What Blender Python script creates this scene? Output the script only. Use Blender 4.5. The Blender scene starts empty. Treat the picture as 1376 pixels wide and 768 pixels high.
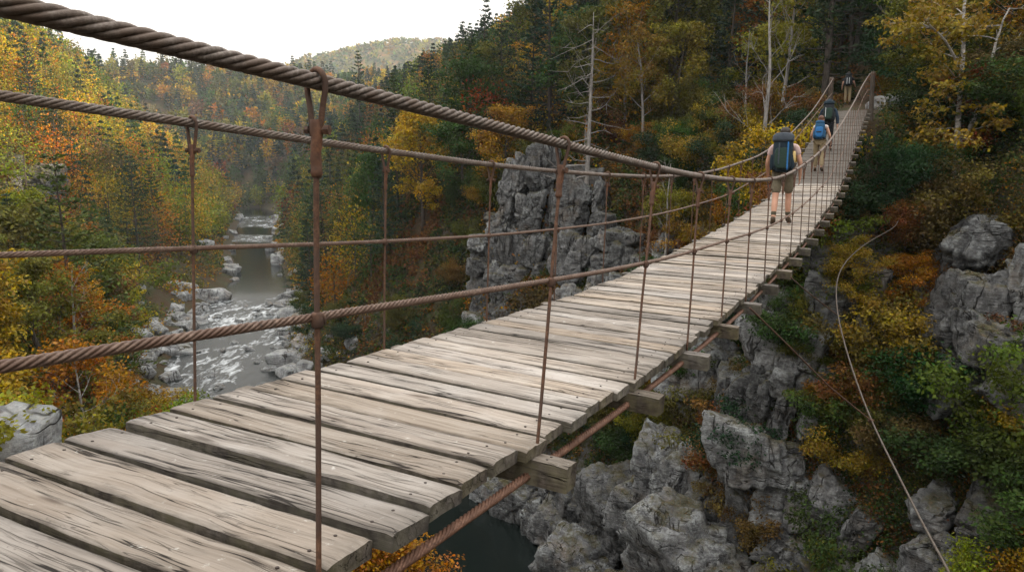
import bpy, bmesh, math, random
import numpy as np
from mathutils import Vector, Matrix, Euler

C = bpy.context.scene
COL = C.collection
R = math.radians

# ------------------------------------------------------------------ helpers
def link(o):
    COL.objects.link(o)
    return o

def tag(o, label=None, cat=None, group=None, kind=None):
    if label: o['label'] = label
    if cat: o['category'] = cat
    if group: o['group'] = group
    if kind: o['kind'] = kind
    return o

def empty(name, loc=(0, 0, 0), rz=0.0):
    o = bpy.data.objects.new(name, None)
    o.empty_display_size = 0.2
    o.location = loc
    o.rotation_euler = (0, 0, rz)
    return link(o)

def mesh_obj(name, me, parent=None, loc=None):
    o = bpy.data.objects.new(name, me)
    if parent: o.parent = parent
    if loc is not None: o.location = loc
    return link(o)

def copy_tree(o, parent=None):
    c = o.copy()
    COL.objects.link(c)
    c.parent = parent
    for ch in list(o.children):
        copy_tree(ch, c)
    return c

class MB:
    """collects vertices and faces of one mesh"""
    def __init__(self):
        self.v = []; self.f = []; self.m = []; self.n = 0
    def add(self, verts, faces, mat=0):
        verts = np.asarray(verts, dtype=float).reshape(-1, 3)
        b = self.n
        self.v.append(verts); self.n += len(verts)
        for f in faces:
            self.f.append(tuple(int(i) + b for i in f)); self.m.append(mat)
    def tube(self, pts, rad, sides=6, mat=0, cap=True):
        pts = np.asarray(pts, dtype=float); n = len(pts)
        rad = np.broadcast_to(np.asarray(rad, dtype=float), (n,))
        t = np.gradient(pts, axis=0)
        t /= np.linalg.norm(t, axis=1)[:, None] + 1e-9
        a = np.array([0, 0, 1.0]) if abs(t[0][2]) < .9 else np.array([1.0, 0, 0])
        e1 = np.cross(t[0], a); e1 /= np.linalg.norm(e1)
        E1 = np.zeros((n, 3)); E1[0] = e1
        for i in range(1, n):
            e = E1[i-1] - t[i]*np.dot(E1[i-1], t[i])
            E1[i] = e/(np.linalg.norm(e)+1e-9)
        E2 = np.cross(t, E1)
        ang = np.arange(sides)*2*math.pi/sides
        V = pts[:, None, :] + rad[:, None, None]*(np.cos(ang)[None, :, None]*E1[:, None, :] + np.sin(ang)[None, :, None]*E2[:, None, :])
        F = []
        for i in range(n-1):
            for j in range(sides):
                k = (j+1) % sides
                F.append((i*sides+j, i*sides+k, (i+1)*sides+k, (i+1)*sides+j))
        if cap:
            F.append(tuple(range(sides))[::-1]); F.append(tuple((n-1)*sides+j for j in range(sides)))
        self.add(V.reshape(-1, 3), F, mat)
    def box(self, c, s, rot=None, mat=0):
        x, y, z = s[0]/2, s[1]/2, s[2]/2
        V = np.array([(-x,-y,-z),(x,-y,-z),(x,y,-z),(-x,y,-z),(-x,-y,z),(x,-y,z),(x,y,z),(-x,y,z)])
        if rot is not None:
            V = V @ np.array(Euler(rot).to_matrix()).T
        self.add(V + np.array(c), [(0,3,2,1),(4,5,6,7),(0,1,5,4),(1,2,6,5),(2,3,7,6),(3,0,4,7)], mat)
    def build(self, name, mats, smooth=False):
        me = bpy.data.meshes.new(name)
        V = np.concatenate(self.v) if self.v else np.zeros((0, 3))
        me.from_pydata(V.tolist(), [], self.f)
        for m in (mats if isinstance(mats, (list, tuple)) else [mats]): me.materials.append(m)
        me.polygons.foreach_set('material_index', self.m)
        if smooth: me.polygons.foreach_set('use_smooth', [True]*len(self.f))
        me.update()
        return me

def fast_mesh(name, V, F, mats, smooth=False, attrs=None, midx=None):
    """quads (or tris) from numpy arrays"""
    me = bpy.data.meshes.new(name)
    V = np.asarray(V, dtype=np.float32); F = np.asarray(F, dtype=np.int32)
    k = F.shape[1]
    me.vertices.add(len(V)); me.vertices.foreach_set('co', V.ravel())
    me.loops.add(F.size); me.loops.foreach_set('vertex_index', F.ravel())
    me.polygons.add(len(F)); me.polygons.foreach_set('loop_start', np.arange(0, F.size, k, dtype=np.int32))
    me.polygons.foreach_set('loop_total', np.full(len(F), k, dtype=np.int32))
    if smooth: me.polygons.foreach_set('use_smooth', np.ones(len(F), dtype=bool))
    for m in (mats if isinstance(mats, (list, tuple)) else [mats]): me.materials.append(m)
    if midx is not None: me.polygons.foreach_set('material_index', np.asarray(midx, dtype=np.int32))
    for nm, (typ, dom, data) in (attrs or {}).items():
        a = me.attributes.new(nm, typ, dom)
        a.data.foreach_set('color' if 'COLOR' in typ else 'value', np.asarray(data, dtype=np.float32).ravel())
    me.update(calc_edges=True)
    return me

# ------------------------------------------------------------------ noise
def _h(ix, iy, iz, seed):
    n = (ix*374761393 + iy*668265263 + iz*2147483647 + seed*974634777) & 0xFFFFFFFF
    n = ((n ^ (n >> 13))*1274126177) & 0xFFFFFFFF
    n = ((n ^ (n >> 16))*2246822519) & 0xFFFFFFFF
    return ((n ^ (n >> 15)) & 0xFFFFFF)/float(0xFFFFFF)

def vn(p, seed=0):
    p = np.asarray(p, dtype=float)
    i = np.floor(p).astype(np.int64); f = p - i
    f = f*f*f*(f*(f*6-15)+10)
    r = 0
    for dx in (0, 1):
        wx = f[..., 0] if dx else 1-f[..., 0]
        for dy in (0, 1):
            wy = f[..., 1] if dy else 1-f[..., 1]
            for dz in (0, 1):
                wz = f[..., 2] if dz else 1-f[..., 2]
                r = r + wx*wy*wz*_h(i[..., 0]+dx, i[..., 1]+dy, i[..., 2]+dz, seed)
    return r*2-1

def fbm(p, oct=4, seed=0, gain=.5):
    p = np.asarray(p, dtype=float); a = 1.0; s = 0; t = 0
    for o in range(oct):
        s = s + a*vn(p, seed+o*7); t += a; a *= gain; p = p*2.03+3.1
    return s/t

# ------------------------------------------------------------------ materials
def new_mat(name):
    m = bpy.data.materials.new(name); m.use_nodes = True
    nt = m.node_tree
    for n in list(nt.nodes): nt.nodes.remove(n)
    out = nt.nodes.new('ShaderNodeOutputMaterial')
    return m, nt, out

class NT:
    def __init__(self, nt): self.nt = nt
    def n(self, typ, **kw):
        nd = self.nt.nodes.new('ShaderNode'+typ)
        for k, v in kw.items():
            if k in ('operation', 'blend_type', 'data_type', 'noise_dimensions', 'feature', 'distance', 'attribute_name', 'interpolation_type', 'clamp', 'use_clamp', 'bands_direction', 'wave_type', 'voronoi_dimensions', 'sky_type', 'noise_type', 'attribute_type'):
                setattr(nd, k, v)
            else:
                self.set(nd.inputs[int(k[1:]) if k[0] == '_' and k[1:].isdigit() else k.replace('_', ' ')], v)
        return nd
    def set(self, inp, v):
        if isinstance(v, bpy.types.NodeSocket): self.nt.links.new(v, inp)
        elif isinstance(v, bpy.types.Node): self.nt.links.new(v.outputs[0], inp)
        else:
            if isinstance(v, tuple) and len(v) == 3 and inp.type == 'RGBA': v = v+(1,)
            inp.default_value = v
    def math(self, op, a, b=0.0, c=None, clamp=False):
        nd = self.nt.nodes.new('ShaderNodeMath'); nd.operation = op; nd.use_clamp = clamp
        self.set(nd.inputs[0], a); self.set(nd.inputs[1], b)
        if c is not None: self.set(nd.inputs[2], c)
        return nd.outputs[0]
    def mix(self, fac, a, b, blend='MIX'):
        nd = self.nt.nodes.new('ShaderNodeMix'); nd.data_type = 'RGBA'; nd.blend_type = blend
        self.set(nd.inputs[0], fac); self.set(nd.inputs[6], a); self.set(nd.inputs[7], b)
        return nd.outputs[2]
    def ramp(self, fac, stops, interp='LINEAR'):
        nd = self.nt.nodes.new('ShaderNodeValToRGB'); cr = nd.color_ramp; cr.interpolation = interp
        while len(cr.elements) < len(stops): cr.elements.new(.5)
        for e, (p, c) in zip(cr.elements, stops):
            e.position = p; e.color = (c, c, c, 1) if not isinstance(c, tuple) else c+(1,)
        self.set(nd.inputs[0], fac)
        return nd.outputs[0]
    def map(self, fac, a, b, c=0.0, d=1.0, smooth=False):
        nd = self.nt.nodes.new('ShaderNodeMapRange')
        if smooth: nd.interpolation_type = 'SMOOTHSTEP'
        for i, v in enumerate((fac, a, b, c, d)): self.set(nd.inputs[i], v)
        return nd.outputs[0]
    def noise(self, vec, scale, detail=4, rough=.55, dist=0.0):
        nd = self.nt.nodes.new('ShaderNodeTexNoise')
        self.set(nd.inputs['Vector'], vec); nd.inputs['Scale'].default_value = scale
        nd.inputs['Detail'].default_value = detail; nd.inputs['Roughness'].default_value = rough
        nd.inputs['Distortion'].default_value = dist
        return nd.outputs[0]
    def voro(self, vec, scale, feature='F1', out=0, rand=1.0):
        nd = self.nt.nodes.new('ShaderNodeTexVoronoi'); nd.feature = feature
        self.set(nd.inputs['Vector'], vec); nd.inputs['Scale'].default_value = scale
        nd.inputs['Randomness'].default_value = rand
        return nd.outputs[out]
    def vscale(self, vec, s):
        nd = self.nt.nodes.new('ShaderNodeVectorMath'); nd.operation = 'MULTIPLY'
        self.set(nd.inputs[0], vec); nd.inputs[1].default_value = s
        return nd.outputs[0]
    def vadd(self, a, b):
        nd = self.nt.nodes.new('ShaderNodeVectorMath'); nd.operation = 'ADD'
        self.set(nd.inputs[0], a); self.set(nd.inputs[1], b)
        return nd.outputs[0]
    def bump(self, h, strength=.5, dist=.02, normal=None):
        nd = self.nt.nodes.new('ShaderNodeBump'); self.set(nd.inputs['Strength'], strength)
        nd.inputs['Distance'].default_value = dist; self.set(nd.inputs['Height'], h)
        if normal is not None: self.set(nd.inputs['Normal'], normal)
        return nd.outputs[0]
    def coord(self, which='Object'):
        return self.nt.nodes.new('ShaderNodeTexCoord').outputs[which]
    def sep(self, v):
        nd = self.nt.nodes.new('ShaderNodeSeparateXYZ'); self.set(nd.inputs[0], v); return nd.outputs
    def comb(self, x, y, z):
        nd = self.nt.nodes.new('ShaderNodeCombineXYZ')
        for i, v in enumerate((x, y, z)): self.set(nd.inputs[i], v)
        return nd.outputs[0]
    def bsdf(self, out, color, rough=.8, normal=None, metal=0.0, spec=None):
        b = self.nt.nodes.new('ShaderNodeBsdfPrincipled')
        self.set(b.inputs['Base Color'], color); self.set(b.inputs['Roughness'], rough)
        self.set(b.inputs['Metallic'], metal)
        if spec is not None: b.inputs['Specular IOR Level'].default_value = spec
        if normal is not None: self.set(b.inputs['Normal'], normal)
        if out is not None: self.nt.links.new(b.outputs[0], out.inputs[0])
        return b

def mat_wood(name='weathered wood', tone=1.0):
    m, nt, out = new_mat(name); t = NT(nt)
    oi = nt.nodes.new('ShaderNodeObjectInfo')
    co = t.coord('Object')
    off = t.comb(t.math('MULTIPLY', oi.outputs['Random'], 37.0), t.math('MULTIPLY', oi.outputs['Random'], 91.0), t.math('MULTIPLY', oi.outputs['Random'], 53.0))
    # gently wandering grain
    warp = t.math('MULTIPLY', t.math('SUBTRACT', t.noise(t.vadd(t.vscale(co, (1.6, 2.0, 2.0)), off), 1.0, 2), .5), .09)
    sx = t.sep(co)
    cw = t.comb(sx[0], t.math('ADD', sx[1], warp), sx[2])
    g1 = t.noise(t.vadd(t.vscale(cw, (1.1, 38, 38)), off), 1.0, 5, .65)
    g2 = t.noise(t.vadd(t.vscale(cw, (3.2, 130, 130)), off), 1.0, 4, .6)
    g3 = t.noise(t.vadd(t.vscale(cw, (.8, 9, 9)), off), 1.0, 3, .5)
    big = t.noise(t.vadd(co, off), 2.3, 5, .6)
    # cracks: thin level lines of a stretched noise
    ck = t.noise(t.vadd(t.vscale(cw, (.75, 15, 15)), off), 1.0, 3, .55)
    ckd = t.math('ABSOLUTE', t.math('SUBTRACT', ck, .5))
    gate = t.map(t.noise(t.vadd(t.vscale(co, (2.0, 6, 6)), off), 1.0, 2), .41, .55, 0, 1)
    crack = t.math('MULTIPLY', t.map(ckd, .0025, .011, 1, 0), gate)
    halo = t.math('MULTIPLY', t.map(ckd, .0, .055, .55, 0), gate)
    fine = t.math('MULTIPLY', t.map(g2, .565, .68, 0, 1), t.map(g3, .42, .6, .1, .9))
    base = t.ramp(g1, [(.25, (.17*tone, .135*tone, .105*tone)), (.48, (.335*tone, .283*tone, .230*tone)), (.74, (.455*tone, .405*tone, .345*tone))])
    tan = t.mix(t.map(g3, .4, .7, 0, .5), base, (.34*tone, .265*tone, .20*tone))
    pale = t.mix(t.map(big, .5, .78, 0, .5), tan, (.50*tone, .47*tone, .43*tone))
    dk = t.mix(t.map(t.noise(t.vadd(t.vscale(co, (1, 3, 3)), off), 3.1, 4), .6, .8, 0, .55), pale, (.13, .115, .10))
    c = t.mix(t.math('MULTIPLY', fine, .42), dk, (.09, .07, .055))
    c = t.mix(halo, c, (.105*tone, .078*tone, .056*tone))
    c = t.mix(crack, c, (.022, .016, .012))
    # hairline checks along the grain
    hk = t.noise(t.vadd(t.vscale(cw, (1.6, 44, 44)), off), 1.0, 2, .5)
    hair = t.math('MULTIPLY', t.map(t.math('ABSOLUTE', t.math('SUBTRACT', hk, .5)), .003, .013, 1, 0), t.map(t.noise(t.vadd(t.vscale(co, (3, 9, 9)), off), 1.0, 2), .46, .58, 0, 1))
    c = t.mix(t.math('MULTIPLY', hair, .55), c, (.06, .046, .034))
    # knots
    kn = t.voro(t.vadd(t.vscale(cw, (1.6, 6.5, 6.5)), off), 1.0)
    c = t.mix(t.map(kn, .05, .13, .75, 0), c, (.075, .05, .035))
    # worn spots of lichen and grime
    li = t.noise(t.vadd(co, off), 24, 5, .7)
    c = t.mix(t.math('MULTIPLY', t.map(li, .62, .7, 0, 1), t.map(big, .38, .6, .75, .1)), c, (.56, .55, .50))
    li2 = t.noise(t.vadd(t.vscale(co, (1.2, 2, 2)), off), 15, 5, .75)
    c = t.mix(t.math('MULTIPLY', t.map(li2, .60, .68, 0, .8), t.map(big, .45, .62, 0, 1)), c, (.075, .06, .05))
    # dirt on long edges and butt ends; long edges also painted with gap shade
    ex = t.math('ABSOLUTE', sx[1]); ew = t.noise(t.vadd(t.vscale(co, (7, 40, 7)), off), 1.0, 4, .65)
    grime_shade = t.math('MULTIPLY', t.map(t.math('ADD', ex, t.math('MULTIPLY', t.math('SUBTRACT', ew, .5), .05)), .072, .100, 0, 1), .8)
    c = t.mix(grime_shade, c, (.058*tone, .044*tone, .032*tone))
    ez = t.math('ADD', t.math('ABSOLUTE', sx[0]), t.math('MULTIPLY', t.math('SUBTRACT', t.noise(t.vadd(t.vscale(co, (1.5, 9, 9)), off), 3.0, 4, .7), .5), .5))
    c = t.mix(t.map(ez, .56, .78, 0, .62), c, (.115*tone, .098*tone, .08*tone))
    # sides and ends: moss, with the shade of the gaps painted in dark
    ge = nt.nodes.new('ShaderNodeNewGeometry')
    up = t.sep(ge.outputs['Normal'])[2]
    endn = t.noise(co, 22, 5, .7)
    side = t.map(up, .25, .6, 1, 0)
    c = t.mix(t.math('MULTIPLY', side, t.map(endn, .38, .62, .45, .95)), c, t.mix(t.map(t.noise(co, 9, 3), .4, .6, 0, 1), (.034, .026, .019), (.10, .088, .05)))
    val = t.map(oi.outputs['Random'], 0, 1, .74, 1.16)
    hsv = nt.nodes.new('ShaderNodeHueSaturation')
    t.set(hsv.inputs['Color'], c); t.set(hsv.inputs['Value'], val)
    t.set(hsv.inputs['Saturation'], t.map(t.math('FRACT', t.math('MULTIPLY', oi.outputs['Random'], 7.31)), 0, 1, .65, 1.12))
    h = t.math('ADD', t.math('MULTIPLY', g1, .6), t.math('MULTIPLY', g2, .35))
    h = t.math('SUBTRACT', h, t.math('ADD', t.math('MULTIPLY', crack, 1.6), t.math('MULTIPLY', hair, .7)))
    t.bsdf(out, hsv.outputs[0], .86, t.bump(h, .9, .008), spec=.2)
    return m

def mat_rust(name, cols, scale=60, steel=0.0):
    m, nt, out = new_mat(name); t = NT(nt)
    co = t.coord('Object')
    a = t.noise(co, scale, 5, .65); b = t.noise(co, scale*.12, 3)
    c = t.ramp(a, [(.3, cols[0]), (.5, cols[1]), (.7, cols[2])])
    c = t.mix(t.map(b, .42, .6, 0, .85), c, cols[3])
    t.bsdf(out, c, .62 if steel else .8, t.bump(a, .5, .002), metal=steel, spec=.35)
    return m

def mat_rock(name='gneiss rock', moss=.5, base=1.0, lich=.6, wet=False):
    m, nt, out = new_mat(name); t = NT(nt)
    oi = nt.nodes.new('ShaderNodeObjectInfo')
    co = t.vadd(t.coord('Object'), t.comb(t.math('MULTIPLY', oi.outputs['Random'], 71.0), t.math('MULTIPLY', oi.outputs['Random'], 33.0), 0.0))
    n1 = t.noise(co, .55, 6, .62); n2 = t.noise(co, 2.6, 8, .72); n3 = t.noise(co, 13, 6, .75)
    st = t.noise(t.vscale(co, (.9, .9, 6.5)), 1.5, 6, .7, .7)
    b = base
    c = t.ramp(n2, [(.25, (.035*b, .035*b, .036*b)), (.44, (.095*b, .096*b, .099*b)), (.58, (.17*b, .172*b, .172*b)), (.78, (.31*b, .315*b, .31*b))])
    c = t.mix(t.map(st, .47, .66, 0, .7), c, (.06*b, .056*b, .052*b))
    c = t.mix(t.map(n1, .54, .74, 0, .6), c, (.155*b, .115*b, .078*b))
    l = t.noise(co, 5.5, 8, .8)
    ge0 = nt.nodes.new('ShaderNodeNewGeometry')
    edge = t.map(ge0.outputs['Pointiness'], .505, .56, 0, .28)
    c = t.mix(t.math('MULTIPLY', t.map(t.math('ADD', l, t.math('MULTIPLY', edge, .35)), .505, .60, 0, lich), t.map(n1, .3, .55, 1, .3)), c, (.43, .45, .445))
    ja = t.math('ABSOLUTE', t.math('SUBTRACT', t.noise(t.vscale(co, (1.5, 1.5, .30)), .8, 3, .5, .25), .5))
    jb = t.math('ABSOLUTE', t.math('SUBTRACT', t.noise(t.vscale(co, (.5, .5, 2.0)), .9, 3, .5, .25), .5))
    gt = t.map(t.noise(co, .9, 2), .42, .56, 0, 1)
    crk = t.math('MAXIMUM', t.math('MULTIPLY', t.map(ja, .003, .016, 1, 0), gt), t.math('MULTIPLY', t.map(jb, .002, .013, 1, 0), t.math('SUBTRACT', 1.0, gt)))
    c = t.mix(t.math('MULTIPLY', crk, .9), c, (.016, .014, .012))
    isl = ge0.outputs['Random Per Island']
    hv = nt.nodes.new('ShaderNodeHueSaturation'); t.set(hv.inputs['Color'], c); t.set(hv.inputs['Value'], t.map(isl, 0, 1, .62, 1.42)); t.set(hv.inputs['Saturation'], t.map(t.math('FRACT', t.math('MULTIPLY', isl, 9.7)), 0, 1, .6, 1.5)); c = hv.outputs[0]
    # dark water stains running down the face
    sn = t.noise(t.vscale(co, (1.8, 1.8, .16)), 1.0, 5, .6)
    c = t.mix(t.map(sn, .54, .70, 0, .7), c, (.035, .034, .034))
    ge = nt.nodes.new('ShaderNodeNewGeometry')
    up = t.sep(ge.outputs['Normal'])[2]
    mm = t.math('MULTIPLY', t.map(up, .35, .8, 0, 1), t.map(t.noise(co, 1.3, 5, .7), .44, .58, 0, moss*1.6), clamp=True)
    mc = t.ramp(n3, [(.3, (.03, .04, .012)), (.5, (.07, .065, .02)), (.7, (.17, .085, .025))])
    c = t.mix(mm, c, mc)
    h = t.math('ADD', t.math('MULTIPLY', n2, 1.3), t.math('MULTIPLY', n3, .4))
    h = t.math('ADD', h, t.math('MULTIPLY', st, .9))
    h = t.math('SUBTRACT', h, t.math('MULTIPLY', crk, .8))
    t.bsdf(out, c, .85, t.bump(h, 1.0, .22), spec=.15)
    return m

def leaf_shader(t, nt, out, col, trans=.35, rough=.62):
    b = t.bsdf(None, col, rough, spec=.10)
    tr = nt.nodes.new('ShaderNodeBsdfTranslucent'); t.set(tr.inputs[0], col)
    mx = nt.nodes.new('ShaderNodeMixShader'); mx.inputs[0].default_value = trans
    nt.links.new(b.outputs[0], mx.inputs[1]); nt.links.new(tr.outputs[0], mx.inputs[2])
    nt.links.new(mx.outputs[0], out.inputs[0])

def mat_leaf(name='leaf', source='object', trans=.35, spread=1.0):
    m, nt, out = new_mat(name); t = NT(nt)
    ge = nt.nodes.new('ShaderNodeNewGeometry')
    isl = ge.outputs['Random Per Island']
    if source == 'object':
        oi = nt.nodes.new('ShaderNodeObjectInfo'); col = oi.outputs['Color']; rnd = oi.outputs['Random']
    else:
        at = nt.nodes.new('ShaderNodeAttribute'); at.attribute_name = 'Col'; col = at.outputs['Color']; rnd = isl
    ti = nt.nodes.new('ShaderNodeAttribute'); ti.attribute_name = 'tint'
    tint = ti.outputs['Fac']
    hsv = nt.nodes.new('ShaderNodeHueSaturation')
    t.set(hsv.inputs['Color'], col)
    hue = t.math('ADD', t.map(tint, 0, 1, .5-.02*spread, .5+.024*spread), t.map(isl, 0, 1, -.010*spread, .012*spread))
    t.set(hsv.inputs['Hue'], hue)
    lo, hi = (.68, 1.32) if source == 'object' else (.8, 1.2)
    v = t.math('MULTIPLY', t.map(t.math('FRACT', t.math('MULTIPLY', isl, 17.3)), 0, 1, lo, hi), t.map(t.math('FRACT', t.math('MULTIPLY', tint, 5.7)), 0, 1, .72, 1.3))
    t.set(hsv.inputs['Value'], v)
    t.set(hsv.inputs['Saturation'], t.map(t.math('FRACT', t.math('MULTIPLY', isl, 41.0)), 0, 1, .96, 1.16))
    leaf_shader(t, nt, out, hsv.outputs[0], trans)
    return m

def mat_bark(name, cols, scale=9, stretch=(3, 3, .5)):
    m, nt, out = new_mat(name); t = NT(nt)
    co = t.coord('Object')
    a = t.noise(t.vscale(co, stretch), scale, 5, .65); b = t.noise(co, 2.2, 4)
    c = t.ramp(a, [(.3, cols[0]), (.52, cols[1]), (.72, cols[2])])
    c = t.mix(t.map(b, .5, .7, 0, .6), c, cols[0])
    t.bsdf(out, c, .9, t.bump(a, .7, .03), spec=.2)
    return m

def mat_plain(name, col, rough=.8, var=.25, scale=30, bump=.3, metal=0.0):
    m, nt, out = new_mat(name); t = NT(nt)
    co = t.coord('Object'); a = t.noise(co, scale, 4, .6)
    k = t.map(a, .25, .75, 1-var, 1+var)
    hsv = nt.nodes.new('ShaderNodeHueSaturation'); t.set(hsv.inputs['Color'], col); t.set(hsv.inputs['Value'], k)
    t.bsdf(out, hsv.outputs[0], rough, t.bump(a, bump, .004), metal=metal, spec=.3)
    return m

M = {}
M['wood'] = mat_wood(tone=.80)
M['beam'] = mat_wood('weathered beam wood', .6)
M['cable'] = mat_rust('weathered steel cable', [(.045, .034, .028), (.12, .095, .078), (.225, .19, .165), (.095, .064, .046)], 90, .15)
M['rope'] = mat_rust('rusty wire rope', [(.045, .027, .019), (.105, .064, .044), (.19, .13, .098), (.085, .046, .030)], 90, .1)
M['floor_rope'] = mat_rust('orange rusted cable', [(.045, .022, .014), (.125, .062, .038), (.23, .13, .088), (.085, .042, .026)], 90, .1)
M['rust'] = mat_rust('rusted iron', [(.034, .018, .011), (.085, .042, .024), (.15, .076, .044), (.062, .038, .028)], 70)
M['rust_orange'] = mat_rust('orange rust', [(.045, .022, .013), (.115, .050, .025), (.175, .08, .042), (.068, .036, .024)], 70)
M['nail'] = mat_plain('iron nail', (.03, .02, .016), .7)
M['rock'] = mat_rock(base=1.12, lich=.62)
M['boulder'] = mat_rock('river boulder rock', .25, 1.75, .6)
M['leaf'] = mat_leaf()
M['needle'] = mat_leaf('needle', trans=.2, spread=.6)
M['far_leaf'] = mat_leaf('far foliage', 'attr')
M['bark'] = mat_bark('dark bark', [(.028, .022, .018), (.06, .05, .042), (.11, .095, .08)])
M['birch'] = mat_bark('birch bark', [(.06, .055, .05), (.32, .30, .275), (.52, .50, .47)], 5, (1.2, 1.2, 2.4))
M['grey_bark'] = mat_bark('grey dead wood', [(.10, .092, .085), (.22, .205, .19), (.36, .34, .32)])
M['post'] = mat_bark('post wood', [(.03, .024, .02), (.075, .06, .048), (.13, .105, .085)], 12)
# ------------------------------------------------------------------ terrain
RIV = np.array([(40,-260),(25,-100),(18,-30),(10,0),(3.5,25),(-3,43.5),(-29,76),(-38.5,103),(-51,149),(-70,200),(-91,266),(-105,311),(-128,350),(-175,385),(-260,405),(-420,420),(-900,430)], dtype=float)
def densify(P, step=2.0):
    out = []
    n = len(P)
    for i in range(n-1):
        p0 = P[max(i-1, 0)]; p1 = P[i]; p2 = P[i+1]; p3 = P[min(i+2, n-1)]
        k = max(2, int(np.linalg.norm(p2-p1)/step))
        for j in range(k):
            s = j/k
            out.append(.5*((2*p1)+(-p0+p2)*s+(2*p0-5*p1+4*p2-p3)*s*s+(-p0+3*p1-3*p2+p3)*s**3))
    out.append(P[-1])
    return np.array(out)
RC = densify(RIV, 4.0)
RT = np.gradient(RC, axis=0); RT /= np.linalg.norm(RT, axis=1)[:, None]
def zriver(Y): return np.where(Y < 60, -22.0, -22+.03*(np.minimum(Y, 340)-60))
def halfw(Y): return np.interp(Y, [0, 45, 60, 80, 105, 150, 200, 300], [5, 5.2, 5.8, 6.5, 7, 4.9, 5.2, 7])
def river_uv(X, Y):
    X = np.atleast_1d(np.asarray(X, float)); Y = np.atleast_1d(np.asarray(Y, float))
    d = np.empty(X.shape); zz = np.empty(X.shape); hw = np.empty(X.shape)
    flat = np.stack([X.ravel(), Y.ravel()], 1)
    dd = np.empty(len(flat)); iy = np.empty(len(flat), int)
    for a in range(0, len(flat), 4000):
        q = flat[a:a+4000]
        D = (q[:, None, 0]-RC[None, :, 0])**2+(q[:, None, 1]-RC[None, :, 1])**2
        i = D.argmin(1); iy[a:a+4000] = i
        v = q-RC[i]
        # right of travel (towards far end) is positive
        t = RT[i]
        sgn = v[:, 0]*t[:, 1]-v[:, 1]*t[:, 0]
        dd[a:a+4000] = np.sqrt(D[np.arange(len(q)), i])*np.sign(sgn)
    yc = RC[iy, 1]
    return dd.reshape(X.shape), zriver(yc).reshape(X.shape), halfw(yc).reshape(X.shape), yc.reshape(X.shape)
PR = [  # right bank: (Y, u list, rel height list)
    (60,  [0, .8, 2.5, 5, 7, 8.5, 10, 12, 16, 25, 40, 80, 120, 200, 400], [0, 2, 6.5, 12.0, 15, 18.5, 22, 24.6, 26, 30, 39, 68, 88, 110, 130]),
    (85,  [0, 2, 5, 9, 14, 20, 30, 50, 80, 120, 200, 400], [0, 1.5, 6, 14, 20, 25, 33, 48, 64, 82, 108, 125]),
    (120, [0, 4, 10, 20, 30, 50, 80, 120, 200, 400], [0, 1.5, 9, 20, 29, 44, 60, 76, 100, 118])]
PL = [
    (-2,  [0, 2, 6, 10, 14, 20, 40, 80, 200], [0, 6, 16, 21.4, 22, 23, 26, 34, 50]),
    (14,  [0, 2, 6, 10.7, 14, 20, 40, 80, 200], [0, 4, 11, 15.5, 18, 20.5, 25, 36, 55]),
    (32,  [0, 4, 10, 16, 25, 40, 60, 120, 400], [0, 2, 7.5, 10, 16, 26, 40, 64, 80]),
    (75,  [0, 4, 12, 25, 40, 55, 75, 120, 400], [0, 1.6, 8, 20, 35, 47, 58, 70, 84])]
def prof(P, u, yc):
    ys = [p[0] for p in P]
    vals = np.stack([np.interp(u, p[1], p[2]) for p in P])
    w = np.interp(yc, ys, np.arange(len(ys)))
    i0 = np.floor(w).astype(int); i1 = np.minimum(i0+1, len(ys)-1); f = w-i0
    f = f*f*(3-2*f)
    a = np.take_along_axis(vals, i0[None], 0)[0]; b = np.take_along_axis(vals, i1[None], 0)[0]
    return a*(1-f)+b*f
SB = (math.sin(R(27)), math.cos(R(27))); NB = (-math.cos(R(27)), math.sin(R(27)))
def height(X, Y, detail=True):
    X = np.atleast_1d(np.asarray(X, float)); Y = np.atleast_1d(np.asarray(Y, float))
    d, zr, hw, yc = river_uv(X, Y)
    u = np.abs(d)-hw
    rel = np.where(d > 0, prof(PR, np.maximum(u, 0), yc), prof(PL, np.maximum(u, 0), yc))
    P = np.stack([X, Y, np.zeros_like(X)], -1)
    amp = np.clip(u/8, 0, 1)
    if detail:
        rel = rel + amp*(fbm(P/14, 3, 5)*2.2 + np.clip(u/60, 0, 1)*fbm(P/55, 3, 9)*9)
        rel = rel + np.clip(u/2, 0, 1)*fbm(P/2.2, 3, 21)*.45
    z = zr + np.where(u < 0, np.maximum(u*.5, -1.6), rel)
    # valley head ridge and the far hill
    q = ((X+170)*.30 - (Y-520)*.95)/90.0
    ridge = 70*np.exp(-q*q)*np.exp(-((X+150)/420.0)**4)
    far = 222*np.exp(-((X+150)/470.0)**2 - ((Y-1270)/260.0)**2)
    fade = np.clip((Y-370)/90, 0, 1); fade = fade*fade*(3-2*fade)
    z = z*(1-fade) + np.minimum(z, -4+fbm(P/30, 3, 40)*6)*fade
    z = z + ridge*np.clip((u-5)/60, 0, 1) + far + np.where(far > 20, fbm(P/70, 4, 3)*10, 0)
    # the trail bench beyond the far bridge head
    s = X*SB[0]+Y*SB[1]; lat = X*NB[0]+Y*NB[1]
    w = np.exp(-((lat-1.85)/2.6)**4)*np.clip((s-29.0)/3.0, 0, 1)*np.clip((62-s)/10, 0, 1)
    zt = np.where(s < 34, 2.45+(s-34)*1.5, 2.45+np.clip(s-34, 0, 40)*.135)
    z = z*(1-w)+zt*w
    return z
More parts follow.
